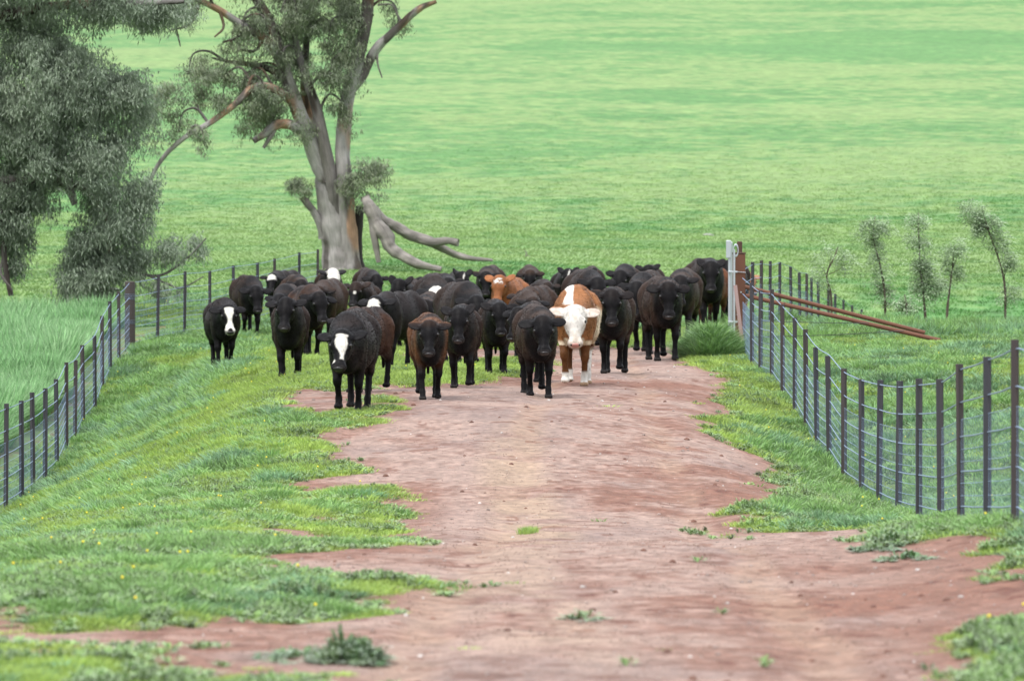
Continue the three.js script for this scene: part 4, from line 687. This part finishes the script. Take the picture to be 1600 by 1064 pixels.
  for (let t = 0; t < hair; t++) {
    const i = Math.floor(R() * n) * 3, y = pos[i + 1]; if (y < .16) continue;
    const N = V(nor[i], nor[i + 1], nor[i + 2]), L = (.011 + .015 * R()) * (y > .55 ? 1 : .7), g = V((R() - .5) * .9, -.55 - .2 * R(), -.35 + (R() - .5) * .6), q = N.clone().multiplyScalar(.6 + .35 * R()).add(g).normalize(), sd = V(R() - .5, R() - .5, R() - .5).cross(q).normalize().multiplyScalar(.0021);
    hp.push(pos[i] - sd.x, pos[i + 1] - sd.y, pos[i + 2] - sd.z, pos[i] + sd.x, pos[i + 1] + sd.y, pos[i + 2] + sd.z, pos[i] + q.x * L, pos[i + 1] + q.y * L, pos[i + 2] + q.z * L);
    const b = .6 + 1.1 * R(); for (let k = 0; k < 3; k++) { hc.push(col[i] * b, col[i + 1] * b, col[i + 2] * b); hn.push(N.x, N.y, N.z); }
  }
  const eyes = [-1, 1].map((s) => H(s * .105, .155, -.03)), nose = H(0, .43, -.045), nostrils = [-1, 1].map((s) => H(s * .04, .432, -.028));
  return { body, hair: hair ? geo(hp, null, hc, hn) : null, eyes, nose, nostrils, ax, hs };
}
let cowCount = 0;
function cow(label, px, d, H, heading, coat, opt = {}) { // px: where the head is in the photograph; d: distance of the forefeet
  const seed = ++cowCount, s = H / 1.2, th = heading * Math.PI / 180, g = buildCow({ coat, phase: (seed * .37) % 1, yaw: (hash(seed, 3) - .5) * 22, ...opt }, seed), reach = .95 + .0, yw = (opt.yaw ?? (hash(seed, 3) - .5) * 22) * Math.PI / 180;
  const hx = Math.sin(th) * reach * s + Math.sin(th + yw) * .15 * s + Math.sin(yw) * .3 * s * Math.cos(th), rd = d + .37 * s * Math.cos(th), x = (px - 800) / F * (rd - .9 * s) - hx, o = new THREE.Group();
  o.position.set(x, height(x, rd) - .012, -rd); o.rotation.y = th; o.scale.setScalar(s);
  // stand on the ground, following its slope fore and aft
  const fx = Math.sin(th), fz = Math.cos(th), hf = height(x + fx * .4 * s, rd - fz * .4 * s), hr = height(x - fx * .8 * s, rd + fz * .8 * s); o.rotation.order = 'YXZ'; o.rotation.x = -Math.atan2(hf - hr, 1.2 * s); o.position.y = mix(hr, hf, 2 / 3) - .015;
  part(o, 'body', g.body, hideMat); if (g.hair) part(o, 'hair', g.hair, hairMat);
  for (const e of g.eyes) { const m = part(o, 'eye', EYE_G, eyeMat); m.position.set(...e); }
  const nm = part(o, 'nose', NOSE_G, coat === 'hereford' || coat === 'red' ? pinkNose : noseMat); nm.position.set(...g.nose); nm.quaternion.setFromRotationMatrix(new THREE.Matrix4().makeBasis(V(...g.ax[0]), V(...g.ax[1]).negate(), V(...g.ax[2]))); nm.scale.setScalar(g.hs);
  for (const q of g.nostrils) { const m = part(nm, 'nostril', NOSTRIL_G, eyeMat); m.position.set(...V(...q).sub(V(...g.nose)).applyQuaternion(nm.quaternion.clone().invert()).divideScalar(g.hs).toArray()); }
  top(o, 'cow', label, 'cow', 'herd of cattle walking down the dirt road');
  COWS.push([label, x, rd, th, s]);
}
const COWS = [], EYE_G = new THREE.SphereGeometry(.021, 10, 8), NOSE_G = new THREE.SphereGeometry(1, 14, 10), NOSTRIL_G = new THREE.SphereGeometry(.014, 8, 6);
NOSE_G.scale(.055, .022, .042); NOSTRIL_G.scale(1, .7, 1.2);
const FINE = { cell: .0135, hair: 10000 }, MID = { cell: .016, hair: 6000 }, FAR = { cell: .02, hair: 3500 };
cow('black calf with a white triangle on its face, foremost of the herd', 530, 66, 1.18, -5, 'nearface', { ...FINE, yaw: -3, poll: 1.0, pitch: 58, ear: 12, phase: .08, fat: 1.08 });
cow('brown backed black calf directly behind the white triangle faced leader', 534, 73, 1.1, -15, 'brown', { ...FINE, yaw: 3, poll: 1.08, pitch: 55, ear: 16 });
cow('small chestnut sided calf with black face and one raised ear', 671, 70, 1.06, 3, 'chestnut', { ...FINE, poll: 1.1, pitch: 62, ear: 8, phase: .3, yaw: -5 });
cow('black calf close behind the chestnut sided calf, ears pricked', 716, 75, 1.1, -1, 'black', { ...FINE, yaw: -3, poll: 1.15, pitch: 66, ear: 38, phase: .62 });
cow('stout dark brown calf with ears out, beside the white faced orange cow', 851, 72, 1.16, 4, 'brownish', { ...FINE, yaw: 2, poll: 1.08, pitch: 66, ear: -4, phase: .8, fat: 1.1 });
cow('orange and white cow with an all white face and pink nose', 898, 77, 1.36, -3, 'hereford', { ...FINE, yaw: 4, poll: .96, pitch: 62, ear: 14, phase: .12, fat: 1.02, headScale: 1.12 });
cow('black calf with narrow face squeezed left of its turned neighbour', 783, 81, 1.1, 2, 'black', { ...FINE, yaw: 5, poll: 1.15, pitch: 68, ear: 5 });
cow('black calf turning its face aside behind the stout dark calf', 801, 79, 1.1, -4, 'black', { ...FINE, poll: 1.13, pitch: 66, yaw: -28, ear: 0 });
cow('dark brown calf stepping on the road right of the orange cow', 955, 83, 1.26, -4, 'brownish', { ...FINE, yaw: 4, poll: 1.16, pitch: 66, ear: 8, phase: .55 });
cow('slender black calf standing on the short grass, head raised', 445, 82, 1.2, 1, 'black', { ...FINE, yaw: -6, poll: 1.22, pitch: 60, ear: 6, phase: .33, fat: .95 });
cow('black cow with a full white blaze standing in long grass', 360, 92, 1.16, 7, 'blaze', { ...FINE, yaw: 5, poll: 1.06, pitch: 64, ear: -8, fat: 1.2, phase: .4 });
cow('big brown tinged black cow on the road nearest the rank grass clump', 1047, 92, 1.36, 6, 'brownish', { ...FINE, yaw: -5, poll: 1.12, pitch: 72, ear: 2, phase: .7, fat: 1.1 });
cow('black cow with a white forehead patch, half hidden by the brown backed calf', 577, 84, 1.18, -20, 'forehead', { ...MID, poll: 1.13, pitch: 60, ear: -6 });
cow('black cow with a drooped head behind the chestnut sided calf', 666, 89.5, 1.14, -4, 'brownish', { ...MID, poll: 1.12, pitch: 66, ear: 10 });
cow('large woolly black cow in the middle of the herd, head low', 752, 87, 1.3, 12, 'black', { ...MID, poll: .98, pitch: 66, ear: -5, fat: 1.1 });
cow('bulky black cow behind the blaze faced cow, head lowered', 404, 109, 1.22, 10, 'black', { ...MID, poll: 1.0, pitch: 68, ear: -5, fat: 1.15 });
cow('brown backed cow with black head hung to one side', 506, 93, 1.22, 10, 'brown', { ...MID, poll: 1.06, pitch: 68, ear: -12, yaw: 12 });
cow('black cow with tall upright ears left of the fallen branch', 619, 100, 1.24, -7, 'black', { ...MID, poll: 1.24, pitch: 64, ear: 52 });
cow('dark cow with a white poll patch, its broad back highest of its row', 682, 98, 1.36, 4, 'poll', { ...MID, poll: 1.04, pitch: 56, ear: -2, fat: 1.1 });
cow('red brown cow with blotchy white forehead and wide ears', 775, 103, 1.26, -12, 'red', { ...MID, poll: 1.22, pitch: 62, ear: 28 });
cow('dark chocolate cow right of the red brown cow', 809, 98, 1.16, -14, 'darkbrown', { ...MID, poll: 1.13, pitch: 60, ear: 4 });
cow('woolly dark brown cow with head down, behind the stout dark calf', 836, 92.5, 1.13, 4, 'darkbrown', { ...MID, poll: 1.08, pitch: 58, ear: 0 });
cow('huge black cow with its back above the orange cow', 940, 101, 1.42, 8, 'black', { ...MID, poll: 1.08, pitch: 64, ear: 14, fat: 1.1 });
cow('huge black cow walking close left of the big brown tinged cow', 990, 97, 1.4, -8, 'black', { ...MID, poll: 1.06, pitch: 68, ear: 0, fat: 1.08 });
cow('black cow with pricked ears beside the silver gate', 1113, 106, 1.38, 8, 'black', { ...MID, poll: 1.14, pitch: 64, ear: 34 });
cow('cow with a huge white face and dark ears, at the back under the gum', 522, 116, 1.22, 4, 'whiteface', { ...MID, poll: 1.22, pitch: 46, ear: 26, headScale: 1.25 });
cow('dark brown cow with a white speck on its face below the white faced cow', 552, 105, 1.16, -6, 'speck', { ...MID, poll: 1.2, pitch: 58, ear: 20 });
cow('black cow with a white patch glimpsed behind the slender calf', 421, 118, 1.12, -18, 'forehead', { ...FAR, poll: 1.14, pitch: 50, ear: 5 });
cow('black cow at the back between white faced and tall eared cows', 592, 119, 1.15, 10, 'black', { ...FAR, poll: 1.12, pitch: 60, ear: 0 });
cow('black cow deep in the herd right of the tall eared cow', 650, 110, 1.24, -15, 'black', { ...FAR, poll: 1.18, pitch: 60, ear: 15 });
cow('black cow with raised ears behind the large woolly black cow', 725, 113, 1.22, 4, 'stripe', { ...FAR, poll: 1.22, pitch: 62, ear: 50 });
cow('black cow with thin white face stripe and pricked ears at the back', 889, 116, 1.2, 4, 'stripe', { ...FAR, poll: 1.22, pitch: 60, ear: 55 });
cow('black cow whose back just shows behind the orange cow', 914, 120, 1.2, -8, 'black', { ...FAR, poll: 1.2, pitch: 60, ear: 30 });
cow('dark cow with a white spot behind the woolly dark brown cow', 858, 110, 1.1, 5, 'speck', { ...FAR, poll: 1.12, pitch: 60, ear: 10 });
cow('black cow whose ears show behind the two huge black cows', 1013, 117, 1.22, -5, 'black', { ...FAR, poll: 1.2, pitch: 60, ear: 35 });
cow('reddish brown cow between two black cows near the gate', 1092, 110, 1.26, -10, 'redbrown', { ...FAR, poll: 1.05, pitch: 66, ear: 5 });
cow('black cow half hidden behind the silver gate', 1136, 113, 1.36, -4, 'black', { ...FAR, poll: 1.18, pitch: 62, ear: 25 });
cow('pale tan cow glimpsed through the wires behind the rusty strainer post', 1177, 121, 1.16, 16, 'tan', { ...FAR, poll: 1.12, pitch: 60, ear: 10 });
cow('black cow glimpsed between the slender calf and the brown backed cow', 474, 112, 1.2, 8, 'brownish', { ...FAR, poll: 1.1, pitch: 62, ear: 5 });
cow('dark brown cow behind the brown backed cow with its head hung aside', 494, 102.5, 1.22, -8, 'darkbrown', { ...FAR, poll: 1.1, pitch: 64, ear: 0 });
cow('black cow behind the cow with the white poll patch', 703, 106, 1.3, 10, 'black', { ...FAR, poll: 1.12, pitch: 62, ear: 10 });
cow('brown tinged black cow behind the red brown cow', 758, 118, 1.24, -6, 'brownish', { ...FAR, poll: 1.1, pitch: 62, ear: 15 });
cow('chocolate backed cow in the gap right of the red brown cow', 828, 120, 1.2, 2, 'darkbrown', { ...FAR, poll: 1.12, pitch: 62, ear: 5 });
cow('black cow in the gap between the two huge black cows', 966, 111, 1.34, -4, 'black', { ...FAR, poll: 1.08, pitch: 62, ear: 12 });
cow('black cow directly behind the big brown tinged black cow', 1062, 102, 1.34, -6, 'brownish', { ...FAR, poll: 1.1, pitch: 62, ear: 10 });
cow('black cow with lowered head behind the slender calf and blaze faced cow', 432, 100, 1.16, -4, 'black', { ...FAR, poll: 1.0, pitch: 62, ear: 0 });
for (let i = 0; i < COWS.length; i++) for (let j = 0; j < i; j++) { // no two stand in each other
  let m = 9; const pt = ([, x, d, t, s], k) => [x + Math.sin(t) * k * s, d - Math.cos(t) * k * s];
  for (const a of [-.7, -.3, .1, .5, .95]) for (const b of [-.7, -.3, .1, .5, .95]) { const p = pt(COWS[i], a), q = pt(COWS[j], b); m = Math.min(m, Math.hypot(p[0] - q[0], p[1] - q[1]) - (a > .8 ? .15 : .32) * COWS[i][4] - (b > .8 ? .15 : .32) * COWS[j][4]); }
  if (m < .03) console.log('close', m.toFixed(2), COWS[i][0], '|', COWS[j][0]);
}

scene.traverse((o) => { if (o.isMesh) { o.castShadow = true; o.receiveShadow = true; } });
renderer.render(scene, camera);
